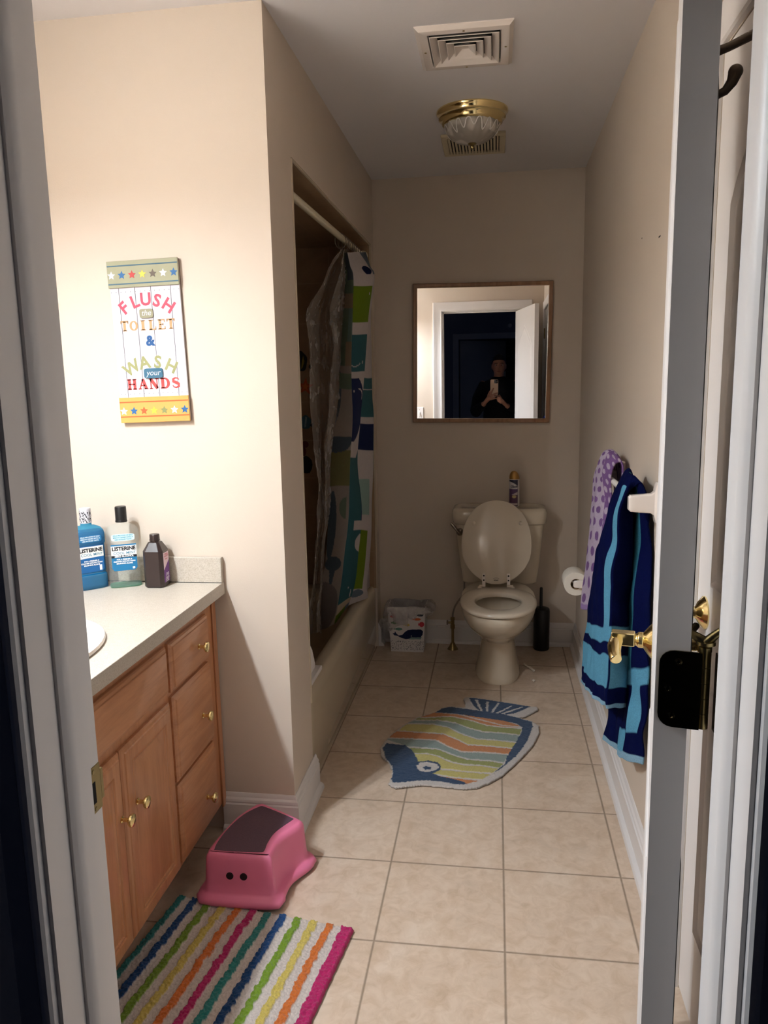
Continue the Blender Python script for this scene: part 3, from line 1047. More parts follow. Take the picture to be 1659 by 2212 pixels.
# hem seam strip
LIN = [[[-0.654,3.3,1.977],[-0.677,3.46,2.004],[-0.646,3.34,1.984],[-0.668,3.5,2.011]],[[-0.691,3.3,1.932],[-0.708,3.46,1.956],[-0.661,3.34,1.937],[-0.674,3.5,1.961]],[[-0.73,3.3,1.867],[-0.735,3.46,1.888],[-0.673,3.34,1.87],[-0.676,3.5,1.891]],[[-0.812,3.3,1.716],[-0.787,3.46,1.729],[-0.709,3.34,1.716],[-0.687,3.5,1.729]],[[-0.808,3.3,1.599],[-0.792,3.46,1.607],[-0.712,3.34,1.599],[-0.697,3.5,1.606]],[[-0.804,3.3,1.381],[-0.799,3.46,1.379],[-0.726,3.34,1.379],[-0.717,3.5,1.377]],[[-0.794,3.3,1.178],[-0.802,3.46,1.167],[-0.747,3.34,1.175],[-0.749,3.5,1.163]],[[-0.785,3.3,0.972],[-0.803,3.46,0.95],[-0.758,3.34,0.966],[-0.774,3.5,0.945]],[[-0.796,3.3,0.761],[-0.822,3.46,0.73],[-0.776,3.34,0.753],[-0.795,3.5,0.722]],[[-0.826,3.3,0.545],[-0.847,3.46,0.504],[-0.801,3.34,0.536],[-0.821,3.5,0.494]],[[-0.857,3.3,0.291],[-0.88,3.46,0.237],[-0.827,3.34,0.279],[-0.843,3.5,0.225]]]
ln = sheet(LIN, 90, 260, None, 0.014, 11, 0.2, 9)
for i_, p_ in enumerate(ln.v):
    q_ = Vector(p_) * 26
    d_ = (1 - abs(noise.noise(q_))) ** 6 * 0.010 + (1 - abs(noise.noise(Vector((p_[0] * 40, p_[1] * 40, p_[2] * 8))))) ** 8 * 0.008
    ln.v[i_] = (p_[0] + d_ * 0.6, p_[1] - d_, p_[2])
tag(obj('curtain_liner', ln, MT['liner'], None, smooth=180), 'crumpled clear vinyl liner hanging inside the tub beside the whale curtain', 'curtain liner')

# stickers on the end wall of the alcove
SY = TY1 - 0.0075
def sticker(name, label, pieces):
    root = None
    m = M()
    mats = []
    for i, (poly, c) in enumerate(pieces):
        m.prism(poly, lambda u, v, w: (u, SY - w, v), 0.0, 0.0008 + 0.0003 * i, i)
        mats.append(ink(c))
    tag(obj(name, m, mats, None, smooth=0), label, 'wall sticker', 'sea stickers on the alcove wall')
def blob(cx, cz, a, b, n=20, wob=0.0, ph=0):
    return [(cx + a * (1 + wob * sin(5 * 2 * pi * k / n + ph)) * cos(2 * pi * k / n), cz + b * (1 + wob * sin(5 * 2 * pi * k / n + ph)) * sin(2 * pi * k / n)) for k in range(n)]
def starp(cx, cz, r, rot=0, inner=0.42, n=5):
    return [(cx + (r if k % 2 == 0 else r * inner) * sin(pi * k / n + rot), cz + (r if k % 2 == 0 else r * inner) * cos(pi * k / n + rot)) for k in range(2 * n)]
sticker('fish_sticker', 'black and yellow striped fish sticker on the alcove wall above the orange starfish', [(blob(-1.005, 1.54, 0.035, 0.052, 30, 0.06), (14, 12, 10)), ([(-1.004, 1.50), (-0.995, 1.51), (-0.985, 1.54), (-0.99, 1.57), (-0.998, 1.545)], (150, 130, 40)), (blob(-0.955, 1.512, 0.008, 0.011), (60, 50, 20))])
sticker('starfish_sticker', 'orange starfish sticker on the alcove wall below the black striped fish', [(starp(-0.985, 1.41, 0.046, 0.1), (188, 84, 34)), (starp(-0.985, 1.41, 0.022, 0.1), (206, 110, 50))])
sticker('fish_sticker', 'pale blue striped fish sticker on the alcove wall below the orange starfish', [(blob(-0.99, 1.225, 0.03, 0.036, 24, 0.05), (70, 112, 128)), ([(-0.97, 1.21), (-0.945, 1.225), (-0.95, 1.195)], (50, 60, 70)), ([(-0.998, 1.20), (-0.99, 1.20), (-0.982, 1.25), (-0.99, 1.255)], (150, 170, 176))])
sticker('crab_sticker', 'dark red round crab sticker on the alcove wall under the pale blue fish', [(blob(-0.998, 1.108, 0.02, 0.018), (92, 14, 18)), (blob(-1.006, 1.07, 0.014, 0.024), (92, 14, 18))])
sticker('turtle_sticker', 'black rounded turtle sticker, lowest of the alcove wall stickers', [(blob(-0.995, 1.0, 0.034, 0.048, 12, 0.04), (16, 16, 20)), (blob(-0.995, 1.0, 0.018, 0.026, 12), (24, 28, 34))])

# ------------------------------------------------------------------ toilet
TX = 0.016
toi = thing('toilet', 'bone coloured toilet with its lid and tank against the back wall', 'toilet', (TX, 3.62, 0))
SEG = 64
def egg(a, yf, yb, z, n=2.2, seg=SEG, cx=TX, wide=0.55):
    # pointed-oval ring: widest towards the back
    yc = yf + (yb - yf) * wide
    out = []
    for k in range(seg):
        t = 2 * pi * k / seg
        c, s_ = cos(t), sin(t)
        x = a * math.copysign(abs(c) ** (2 / n), c)
        b = (yb - yc) if s_ > 0 else (yc - yf)
        out.append((cx + x, yc + b * math.copysign(abs(s_) ** (2 / n), s_), z))
    return out
bw = M()
rings = [egg(0.108, 3.462, 3.86, 0.0, 2.5), egg(0.110, 3.458, 3.86, 0.012, 2.5), egg(0.104, 3.466, 3.86, 0.03, 2.5), egg(0.094, 3.482, 3.86, 0.08, 2.4), egg(0.087, 3.492, 3.86, 0.14, 2.3), egg(0.088, 3.482, 3.86, 0.185, 2.2),
         egg(0.098, 3.452, 3.86, 0.21, 2.1), egg(0.122, 3.385, 3.87, 0.245, 2.1), egg(0.148, 3.31, 3.88, 0.28, 2.1), egg(0.166, 3.25, 3.89, 0.32, 2.15), egg(0.176, 3.212, 3.90, 0.36, 2.2), egg(0.178, 3.20, 3.90, 0.395, 2.2), egg(0.174, 3.204, 3.896, 0.402, 2.2),
         egg(0.125, 3.255, 3.62, 0.402, 2.1), egg(0.120, 3.262, 3.61, 0.385, 2.1), egg(0.110, 3.285, 3.59, 0.33, 2.1), egg(0.085, 3.33, 3.55, 0.27, 2.1), egg(0.06, 3.37, 3.50, 0.235, 2.1)]
bw.loft(rings, True, True)
obj('bowl', bw, MT['porc'], toi, smooth=60)
MT['water'] = mat('still_water', (120, 112, 98), 0.03, coat=1)
obj('water', M().loft([egg(0.095, 3.31, 3.57, 0.286, 2.1)], False, True), MT['water'], toi)
st = M()
def seat_rings(z0, z1):
    o1 = lambda d, z: egg(0.175 - d, 3.185 + d, 3.648 - d * 0.6, z, 2.25)
    i1 = lambda d, z: egg(0.104 + d, 3.275 - d, 3.545 + d, z, 2.1)
    return [o1(0.008, z0), o1(0.0, z0 + 0.006), o1(0.0, z1 - 0.008), o1(0.006, z1 - 0.002), o1(0.014, z1), i1(0.012, z1), i1(0.004, z1 - 0.003), i1(0.0, z1 - 0.009), i1(0.0, z0)]
r = seat_rings(0.408, 0.430)
st.loft(r + [r[0]], False, False)
obj('seat_ring', st, MT['seat'], toi, smooth=60)
for sx in (-1, 1):
    obj('bumper', M().box(TX + sx * 0.12 - 0.012, TX + sx * 0.12 + 0.012, 3.40, 3.43, 0.400, 0.409), MT['white'], toi, bevel=0.002)
# lid standing open against the tank
ld_ = M()
def lid_ring(d, y):
    pts = []
    for k in range(SEG):
        t = 2 * pi * k / SEG
        c, s_ = cos(t), sin(t)
        n = 2.15 if s_ > 0 else 2.9
        x = (0.171 - d) * math.copysign(abs(c) ** (2 / n), c)
        zc = 0.205
        if s_ > 0:
            zz = zc + (0.222 - d) * abs(s_) ** (2 / n)
        else:
            zz = zc - (0.193 - d) * abs(s_) ** (2 / n)
            x *= 1 - 0.42 * (abs(s_) ** (2 / n)) ** 2.4
        pts.append((x, y, zz))
    return pts
ld_.loft([lid_ring(0.006, 0.0), lid_ring(0.0, 0.004), lid_ring(0.0, 0.012), lid_ring(0.006, 0.017)], True, True)
lt = Matrix.Translation((TX - 0.009, 3.668, 0.425)) @ Matrix.Rotation(radians(-16.5), 4, 'X')
ld_.xf(lt)
lid = obj('lid', ld_, MT['seat'], toi, smooth=50)
for sx in (-0.112, 0.118):
    obj('bumper', M().lathe([(0.0, 0), (0.0095, 0), (0.0095, 0.004), (0.007, 0.006), (0, 0.006)], (0, 0, 0), 'y', 20).xf(lt @ Matrix.Translation((sx, 0.001, 0.313)) @ Matrix.Scale(-1, 4, (0, 1, 0))), MT['seat'], lid)
for sx in (-0.060, 0.060):
    hg = M().box(sx - 0.008, sx + 0.008, -0.004, 0.0, -0.002, 0.064).xf(lt)
    h = obj('hinge', hg, MT['wceram'], lid, bevel=0.001)
    for z in (0.03, 0.052):
        obj('screw', M().lathe([(0.004, 0), (0.004, 0.0012), (0, 0.0016)], (0, 0, 0), 'y', 12).xf(lt @ Matrix.Translation((sx, -0.004, z)) @ Matrix.Scale(-1, 4, (0, 1, 0))), MT['dark'], h)
    b = M().tube([(TX - 0.009 + sx - 0.022 * (1 if sx > 0 else -1) * -1 - 0.0, 3.662, 0.428), (TX - 0.009 + sx - 0.006, 3.662, 0.428)], 0.0075, 14)
    b.lathe([(0.013, 0.402), (0.013, 0.420), (0.010, 0.428), (0, 0.43)], (TX - 0.009 + sx * 1.3, 3.665, 0), 'z', 16)
    obj('hinge_post', b, MT['seat'], toi)
lm = text_mesh('BEMIS', 0.0085, 1.0, 0, 0.0002)
place(lm, lambda x, y, z: tuple(lt @ Vector((x, -0.0007, 0.030 + y))))
lm.tube([tuple(lt @ Vector((0.015 * cos(a), -0.0005, 0.036 + 0.006 * sin(a)))) for a in [pi * k / 8 * 0.95 + 0.05 for k in range(9)]], 0.0006, 5)
obj('maker_mark', lm, ink((60, 54, 50)), lid, smooth=0)
# tank
tk = M()
def trr(x0, x1, y0, y1, z, n=7):
    return rrect(x0, x1, y0, y1, n, SEG, z)
tk.loft([trr(TX - 0.175, TX + 0.19, 3.868, 4.035, 0.385), trr(TX - 0.185, TX + 0.20, 3.856, 4.04, 0.40), trr(TX - 0.198, TX + 0.212, 3.848, 4.042, 0.50), trr(TX - 0.215, TX + 0.226, 3.842, 4.044, 0.64), trr(TX - 0.218, TX + 0.229, 3.84, 4.044, 0.70)], True, True)
obj('tank', tk, MT['porc'], toi, smooth=60)
tl_ = M()
tl_.loft([trr(TX - 0.224, TX + 0.235, 3.835, 4.046, 0.700, 6), trr(TX - 0.231, TX + 0.242, 3.828, 4.048, 0.708, 6), trr(TX - 0.235, TX + 0.246, 3.824, 4.048, 0.740, 6), trr(TX - 0.235, TX + 0.246, 3.824, 4.048, 0.762, 6), trr(TX - 0.228, TX + 0.239, 3.832, 4.046, 0.777, 6), trr(TX - 0.205, TX + 0.216, 3.855, 4.04, 0.783, 6), trr(TX - 0.195, TX + 0.206, 3.865, 4.03, 0.781, 6)], True, True)
obj('tank_lid', tl_, MT['porc'], toi, smooth=60)
nk = M().loft([trr(TX - 0.11, TX + 0.11, 3.80, 3.99, 0.30, 4), trr(TX - 0.12, TX + 0.12, 3.82, 4.0, 0.386, 4)], True, True)
obj('tank_base', nk, MT['porc'], toi, smooth=60)
fl = M().lathe([(0.0, 0), (0.019, 0), (0.0195, 0.008), (0.017, 0.017), (0.010, 0.023), (0, 0.024)], (0, 0, 0), 'y', 24).xf(Matrix.Translation((TX - 0.193, 3.842, 0.664)) @ Matrix.Scale(-1, 4, (0, 1, 0)))
fl.tube([(TX - 0.195, 3.822, 0.665), (TX - 0.208, 3.816, 0.678), (TX - 0.226, 3.814, 0.700), (TX - 0.237, 3.814, 0.712)], [0.0085, 0.008, 0.0088, 0.006], 12)
obj('flush_lever', fl, MT['chrome'], toi)

# water supply valve
vv = thing('supply_valve', 'brass water supply valve and riser on the tiles beside the toilet', 'valve', (-0.222, 3.945, 0))
vx, vy = -0.222, 3.945
obj('escutcheon', M().lathe([(0.03, 0.0), (0.026, 0.006), (0.016, 0.022), (0.011, 0.034), (0.009, 0.036)], (vx, vy, 0), 'z', 24), MT['abrass'], vv)
p = M().lathe([(0.0075, 0.03), (0.0075, 0.115), (0.0, 0.115)], (vx, vy, 0), 'z', 16)
obj('riser', p, MT['abrass'], vv)
p = M().lathe([(0.009, 0.112), (0.0125, 0.115), (0.0125, 0.135), (0.0095, 0.138), (0.0095, 0.16), (0.012, 0.162), (0.012, 0.175), (0.006, 0.178)], (vx, vy, 0), 'z', 8)
p.tube([(vx, vy, 0.148), (vx - 0.024, vy - 0.004, 0.148)], 0.006, 12)
obj('valve_body', p, MT['abrass'], vv, smooth=20)
p = M().lathe([(0.0, 0), (0.014, 0.001), (0.016, 0.004), (0.014, 0.008), (0.0, 0.009)], (0, 0, 0), 'x', 20, sx=1.25, sy=0.8).xf(Matrix.Translation((vx - 0.033, vy - 0.004, 0.148)))
obj('handle', p, MT['bronze'], vv)
obj('supply_line', M().tube([(vx, vy, 0.175), (vx + 0.002, vy, 0.20), (vx + 0.012, vy, 0.235), (vx + 0.03, vy - 0.005, 0.268), (vx + 0.055, vy, 0.30), (vx + 0.062, vy, 0.34), (vx + 0.062, vy, 0.388)], 0.0048, 12), MT['bronze'], vv)

# brush
tbz = thing('toilet_brush', 'black toilet brush in a tall black holder beside the toilet', 'toilet brush', (0.248, 3.985, 0))
obj('holder', M().lathe([(0.0, 0.0), (0.038, 0.0), (0.042, 0.006), (0.0425, 0.21), (0.040, 0.224), (0.034, 0.228), (0.012, 0.229), (0.0, 0.229)], (0.248, 3.985, 0), 'z', 36), MT['black'], tbz)
obj('handle', M().lathe([(0.0085, 0.228), (0.008, 0.335), (0.006, 0.34), (0.0, 0.34)], (0.244, 3.985, 0), 'z', 16), MT['black'], tbz)

# air freshener
sc_ = (0.098, 3.935)
can = thing('air_freshener_can', 'air freshener spray can with gold cap standing on the toilet tank', 'spray can', (*sc_, 0.784))
def can_col(u, v):
    a = (u - 0.75) * 2 * pi        # 0 at the face towards the doorway
    x = ((u - 0.75 + 0.5) % 1 - 0.5) * 2 * pi * 0.026
    z = v * 0.135
    if x > 0.018: return rgb(216, 206, 200)
    if z > 0.10 + 0.025 * (1 - ((x + 0.03) / 0.05) ** 2) or x > 0.0165: return rgb(22, 22, 52)
    if z > 0.088: return rgb(214, 206, 204)
    if z > 0.066 + x * 0.5: return rgb(92, 62, 104)
    if z > 0.058: return rgb(206, 190, 190)
    if ((x + 0.002) / 0.011) ** 2 + ((z - 0.049) / 0.008) ** 2 < 1: return rgb(200, 178, 124)
    if z > 0.016: return rgb(70, 34, 66) if (int(x * 700) + int(z * 600)) % 3 else rgb(128, 92, 122)
    if z > 0.006: return rgb(210, 200, 196)
    return rgb(60, 30, 40)
cm = M()
cm.grid(96, 90, lambda u, v: (sc_[0] + 0.0262 * cos(2 * pi * u), sc_[1] + 0.0262 * sin(2 * pi * u), 0.786 + 0.135 * v), can_col, 0, True)
cm.lathe([(0.0, 0.784), (0.025, 0.784), (0.0262, 0.786)], (*sc_, 0), 'z', 48, cap1=False)
cm.lathe([(0.0262, 0.921), (0.024, 0.924), (0.0, 0.924)], (*sc_, 0), 'z', 48, cap0=False)
MT['print'] = vcmat('printed_can', 0.3, spec=0.6)
canb = obj('can', cm, MT['print'], can, vc=True, smooth=50)
t_ = text_mesh('Glade', 0.0165, 0.95, 0.25, 0.0004)
def wrap_can(x, y, z):
    a = -pi / 2 + (x - 0.0035) / 0.0266
    return (sc_[0] + 0.0266 * cos(a), sc_[1] + 0.0266 * sin(a), 0.887 + y)
obj('brand_lettering', place(t_, wrap_can), ink((24, 24, 54)), canb, smooth=0)
cp = M()
prof = []
rr = []
for k in range(9):
    t = k / 8
    r_ = 0.0262 * sqrt(max(0.0, 1 - (t * 0.97) ** 2.2))
    rr.append([(sc_[0] + r_ * cos(2 * pi * j / 32) + 0.003 * -t, sc_[1] + r_ * sin(2 * pi * j / 32), 0.923 + 0.042 * t) for j in range(32)])
cp.loft(rr, True, True)
MT['gold'] = mat('gold_plastic', (176, 132, 70), 0.35, 0.5)
obj('cap', cp, MT['gold'], can)

# waste bin with printed sea pattern
BX0, BX1, BY, BD, BH = -0.563, -0.362, 3.872, 0.15, 0.248
def bin_x(u, z):
    # narrower at the foot
    k = z / BH
    x0 = -0.548 + (BX0 + 0.548) * k
    x1 = -0.375 + (BX1 + 0.375) * k
    return x0 + (x1 - x0) * u
wb = thing('waste_bin', 'white waste bin printed with a navy whale and fish beside the tub', 'waste bin', (-0.463, BY + BD / 2, 0))
def fishpts(cx, cz, a, b, sg=1):
    p = [(cx + a * cos(2 * pi * k / 18), cz + b * sin(2 * pi * k / 18)) for k in range(18)]
    return p, [(cx - sg * a * 0.8, cz), (cx - sg * a * 1.45, cz + b * 0.9), (cx - sg * a * 1.25, cz), (cx - sg * a * 1.45, cz - b * 0.9)]
random.seed(4)
dots = [(random.random(), random.uniform(0.01, 0.062)) for _ in range(230)]
grid_d = {}
for x, z in dots:
    grid_d.setdefault((int(x * 20), int(z * 200)), []).append((x, z))
FI = [(0.14, 0.196, 0.072, 0.0085, (196, 60, 66)), (0.16, 0.161, 0.07, 0.0085, (84, 128, 88)), (0.27, 0.126, 0.105, 0.0075, (104, 146, 132)), (0.87, 0.205, 0.085, 0.0065, (30, 40, 60)), (0.79, 0.183, 0.10, 0.0075, (200, 96, 50)), (0.92, 0.155, 0.072, 0.0145, (196, 56, 70)), (0.51, 0.150, 0.075, 0.007, (206, 176, 84)), (0.37, 0.194, 0.04, 0.006, (30, 52, 60))]
WH = [(0.08, 0.100), (0.14, 0.104), (0.16, 0.113), (0.20, 0.100), (0.26, 0.090), (0.37, 0.095), (0.43, 0.108), (0.52, 0.121), (0.66, 0.126), (0.90, 0.127), (0.965, 0.118), (0.955, 0.098), (0.90, 0.083), (0.62, 0.081), (0.57, 0.074), (0.47, 0.070), (0.32, 0.078), (0.22, 0.088), (0.14, 0.090)]
def bin_col(u, v):
    z = v * BH
    if in_poly(u, z, WH):
        if ((u - 0.63) / 0.014) ** 2 + ((z - 0.089) / 0.0022) ** 2 < 1: return rgb(236, 232, 228)
        return rgb(14, 32, 74)
    if in_poly(u, z, [(0.62, 0.083), (0.94, 0.086), (0.90, 0.071), (0.55, 0.070)]): return rgb(134, 160, 160)
    for cx, cz, a, b, c in FI:
        if ((u - cx) / a) ** 2 + ((z - cz) / b) ** 2 < 1: return rgb(*c)
        if in_poly(u, z, [(cx - a * 0.9, cz), (cx - a * 1.35, cz + b * 0.8), (cx - a * 1.35, cz - b * 0.8)]): return rgb(*c)
    for i in (-1, 0, 1):
        for j in (-1, 0, 1):
            for dx, dz in grid_d.get((int(u * 20) + i, int(z * 200) + j), ()):
                if ((u - dx) * 0.18) ** 2 + (z - dz) ** 2 < 0.0014 ** 2: return rgb(52, 56, 74)
    return rgb(226, 220, 218)
wm = M()
wm.grid(150, 190, lambda u, v: (bin_x(u, v * BH), BY + 0.006 * (1 - v), v * BH), bin_col)
white = rgb(226, 220, 218)
wm.add([(bin_x(0, 0), BY + 0.006, 0), (bin_x(1, 0), BY + 0.006, 0), (bin_x(1, BH), BY, BH), (bin_x(0, BH), BY, BH),
        (bin_x(0, 0), BY + BD - 0.006, 0), (bin_x(1, 0), BY + BD - 0.006, 0), (bin_x(1, BH), BY + BD, BH), (bin_x(0, BH), BY + BD, BH)],
       [(0, 4, 7, 3), (1, 2, 6, 5), (4, 5, 6, 7), (0, 1, 5, 4)], 0, white)
MT['binp'] = vcmat('printed_bin_board', 0.55)
obj('box', wm, MT['binp'], wb, vc=True, smooth=0, solid=0.002)
# plastic bag lining the bin, folded over the rim
bagm = M()
def bag_fn(u, v):
    # u around the rim, v: 0 inside deep -> 0.5 rim -> 1 outside hem
    per = [(BX0, BY), (BX1, BY), (BX1, BY + BD), (BX0, BY + BD)]
    t = (u % 1) * 4
    i = int(t) % 4
    f = t - int(t)
    a, b = per[i], per[(i + 1) % 4]
    x, y = a[0] + (b[0] - a[0]) * f, a[1] + (b[1] - a[1]) * f
    cx, cy = (BX0 + BX1) / 2, BY + BD / 2
    nx, ny = (x - cx), (y - cy)
    l = sqrt(nx * nx + ny * ny)
    nx, ny = nx / l, ny / l
    q = Vector((cos(2 * pi * u) * 2.2, sin(2 * pi * u) * 2.2, v * 2.5))
    nz = noise.noise_vector(q * 1.6)
    w = noise.noise(Vector((cos(2 * pi * u) * 9, sin(2 * pi * u) * 9, v * 1.2)))
    if v < 0.45:
        k = v / 0.45
        d, z = -0.006 - 0.02 * (1 - k), 0.05 + (BH + 0.004 - 0.05) * k
        rear = 0
    else:
        k = (v - 0.45) / 0.55
        hang = 0.060 + 0.045 * noise.noise(Vector((cos(2 * pi * u) * 1.6 + 4, sin(2 * pi * u) * 1.6, 1)))
        if x < -0.46 and y < BY + 0.04: hang += 0.055
        if x > -0.42: hang *= 0.9
        puff = 0.010 + 0.034 * (x > BX1 - 0.03) + 0.012 * (x < BX0 + 0.03)
        if y < BY + 0.01 and x < BX1 - 0.03: puff = 0.006
        d = 0.003 + puff * sin(pi * min(1, k * 1.2)) + 0.008 * w * k
        z = BH + 0.006 * sin(pi * k * 0.5) + (0.010 * sin(pi * min(1, k * 4)) if k < 0.25 else 0) - hang * k
    x += nx * d + nz.x * 0.006
    y += ny * d + nz.y * 0.003
    if y < BY and v > 0.45:
        y = min(y, BY - 0.003)
    y = min(y, D - 0.035)
    return (x, y, z + nz.z * 0.005)
bagm.grid(180, 46, bag_fn, None, 0, True)
tag(obj('bin_bag', bagm, MT['bag'], None, smooth=180), 'thin white plastic bag folded over the rim of the whale waste bin', 'bin bag')

# paper scraps on the tiles
def scrap(label, pts, name='tissue_scrap'):
    m = M().grid(24, 8, lambda u, v: (lambda c, w: (c.x + w.x, c.y + w.y, 0.003 + 0.008 * abs(noise.noise(Vector((u * 5, v * 3, pts[0][0] * 50))))))(hermite([Vector((*p, 0)) for p in pts], u), Vector(((v - 0.5) * 0.010, (v - 0.5) * 0.02, 0)) * (0.6 + 0.8 * abs(noise.noise(Vector((u * 7, 1, 2)))))))
    tag(obj(name, m, MT['paper'], None, smooth=60, solid=0.0006), label, 'paper scrap')
scrap('curled strip of torn tissue on the tiles between toilet and towel wall', [(0.148, 3.745), (0.160, 3.715), (0.178, 3.69), (0.196, 3.64)])
scrap('tiny crumb of white paper on the tiles in front of the curled tissue strip', [(0.182, 3.53), (0.192, 3.518)])

# ------------------------------------------------------------------ mirror on the back wall
mir = thing('wall_mirror', 'square mirror in a thin brown wooden frame above the toilet', 'mirror', (-0.0735, D, 1.56))
mr = Matrix.Translation((-0.0735, D, 1.561)) @ Matrix.Rotation(radians(0.75), 4, 'Y')
hw = 0.353
fm = M()
FP = [(0, 0), (0, 0.022), (0.003, 0.025), (0.017, 0.025), (0.020, 0.022), (0.022, 0.010), (0.022, 0)]
rings = []
for sx, sz in ((-1, -1), (1, -1), (1, 1), (-1, 1)):
    rings.append([tuple(mr @ Vector((sx * (hw - w), -t, sz * (hw - w)))) for w, t in FP])
fm.loft(rings + [rings[0]], False, False)
obj('frame', fm, MT['mframe'], mir, smooth=30)
obj('glass', M().box(-hw + 0.016, hw - 0.016, -0.012, -0.002, -hw + 0.016, hw - 0.016).xf(mr), MT['mirror'], mir, smooth=0)

# ------------------------------------------------------------------ wall sign
def paint(c):
    return ink(tuple(int(x * 0.88) for x in c))
sg = thing('wall_sign', 'striped wooden wall sign reading FLUSH the TOILET & WASH your HANDS', 'sign', (-1.007, YL, 1.55))
smx = Matrix.Translation((-1.007, YL, 1.5495)) @ Matrix.Rotation(radians(-1.2), 4, 'Y')
SW, SH = 0.1075, 0.232
def S(x, d, z):
    return tuple(smx @ Vector((x, -d, z)))
def Sm(m):
    m.v = [S(a, b, c) for a, b, c in m.v]
    return m
MT['plank'] = mat('whitewashed_planks', (204, 198, 204), 0.6, var=0.03, vs=20)
MT['sage'] = mat('sage_painted_board', (150, 147, 118), 0.6, var=0.05, vs=16)
MT['mustard'] = mat('mustard_painted_board', (206, 154, 76), 0.6, var=0.05, vs=16)
MT['mdf'] = mat('brown_board_edge', (120, 100, 84), 0.8)
bd = M()
xs = [-SW, -SW + 0.027, -SW + 0.077, -SW + 0.126, -SW + 0.186, SW]
for a, b in zip(xs[:-1], xs[1:]):
    bd.box(a + 0.0008, b - 0.0008, 0.006, 0.0125, -SH, SH)
bd.box(-SW + 0.001, SW - 0.001, 0.0, 0.0085, -SH, SH, 1)
obj('planks', Sm(bd), [MT['plank'], MT['mdf']], sg, smooth=0)
for z0, z1, k, nm in ((0.158, SH + 0.001, 'sage', 'top_board'), (-SH - 0.001, -0.158, 'mustard', 'bottom_board')):
    pb = obj(nm, Sm(M().box(-SW - 0.001, SW + 0.001, 0.0125, 0.0185, z0, z1)), MT[k], sg, bevel=0.0008)
    lm = M()
    for z in (z0 + (0.010 if k == 'sage' else 0.018), z1 - 0.014):
        lm.box(-SW, SW, 0.0184, 0.0188, z - 0.0018, z + 0.0018)
    obj('painted_line', Sm(lm), paint((78, 112, 130) if k == 'sage' else (206, 100, 46)), pb, smooth=0)
    cs = [(240, 238, 238), (56, 112, 168), (206, 76, 72), (236, 216, 92), (112, 98, 86), (240, 238, 238), (56, 112, 168)] if k == 'sage' else [(240, 238, 238), (40, 106, 168), (220, 96, 46), (240, 216, 72), (148, 152, 96), (240, 238, 238), (40, 106, 168)]
    for i, c in enumerate(cs):
        x = -SW + 0.0115 + i * 0.0318
        stm = M().prism(starp(x, (z0 + z1) / 2 - 0.003, 0.0125, 0.05, 0.48), lambda u, v, w: (u, w, v), 0.0184, 0.0190)
        obj('star', Sm(stm), paint(c), pb, smooth=0)
# nail dots
for z in (0.146, -0.148):
    nm = M()
    for i in range(15):
        x = -SW + 0.004 + i * 0.0148
        nm.lathe([(0.0011, 0.0125), (0.0011, 0.0129), (0, 0.0129)], (x, 0, z), 'y', 6)
    nm.v = [(a_, b_, c_) for a_, b_, c_ in nm.v]
    obj('dotted_border', Sm(nm), paint((110, 104, 108)), sg, smooth=0)
def arc_word(word, zc, h, col, radius, x0, x1):
    n = len(word)
    full = M()
    for i, ch in enumerate(word):
        fx = (i + 0.5) / n
        x = x0 + (x1 - x0) * fx
        ang = -(x - (x0 + x1) / 2) / radius
        m = text_mesh(ch, h * 1.45, 1, 0, 0.0015)
        dz = -(1 - cos(ang)) * radius
        c_, s_ = cos(ang), sin(ang)
        m.v = [S(x + (px * c_ - py * s_), 0.0129, zc + dz + px * s_ + py * c_) for px, py, pz in m.v]
        full.merge(m)
    return full
obj('word_flush', arc_word('FLUSH', 0.121, 0.034, None, 0.105, -0.085, 0.085), paint((205, 84, 104)), sg, smooth=0)
obj('word_wash', arc_word('WASH', -0.058, 0.034, None, 0.125, -0.082, 0.082), paint((170, 168, 112)), sg, smooth=0)
# slab serif letters drawn stroke by stroke
SERIF = {
 'T': [((0, 1), (1, 1), .16), ((0.5, 0), (0.5, 1), .26), ((0.25, 0), (0.75, 0), .1), ((0.02, 0.78), (0.02, 1), .1), ((0.98, 0.78), (0.98, 1), .1)],
 'I': [((0.5, 0), (0.5, 1), .3), ((0.2, 0), (0.8, 0), .1), ((0.2, 1), (0.8, 1), .1)],
 'L': [((0.3, 0), (0.3, 1), .26), ((0.05, 1), (0.6, 1), .1), ((0.05, 0), (0.95, 0), .12), ((0.95, 0), (0.95, 0.28), .1)],
 'E': [((0.3, 0), (0.3, 1), .26), ((0.05, 1), (0.9, 1), .12), ((0.05, 0), (0.95, 0), .12), ((0.3, 0.5), (0.7, 0.5), .1), ((0.9, 0.76), (0.9, 1), .1), ((0.95, 0), (0.95, 0.26), .1), ((0.7, 0.4), (0.7, 0.62), .08)],
 'H': [((0.2, 0), (0.2, 1), .24), ((0.8, 0), (0.8, 1), .24), ((0.2, 0.5), (0.8, 0.5), .1), ((0.0, 0), (0.4, 0), .1), ((0.6, 0), (1, 0), .1), ((0.0, 1), (0.4, 1), .1), ((0.6, 1), (1, 1), .1)],
 'A': [((0.12, 0), (0.5, 1), .1), ((0.5, 1), (0.85, 0), .26), ((0.28, 0.35), (0.72, 0.35), .1), ((-0.02, 0), (0.3, 0), .1), ((0.65, 0), (1.05, 0), .1)],
 'N': [((0.15, 0), (0.15, 1), .1), ((0.85, 0), (0.85, 1), .1), ((0.15, 1), (0.85, 0), .26), ((0.0, 0), (0.32, 0), .1), ((0.0, 1), (0.25, 1), .1), ((0.68, 1), (1.02, 1), .1)],
 'D': [((0.25, 0), (0.25, 1), .26), ((0.03, 0), (0.5, 0), .1), ((0.03, 1), (0.5, 1), .1)],
 'O': [], 'S': []}
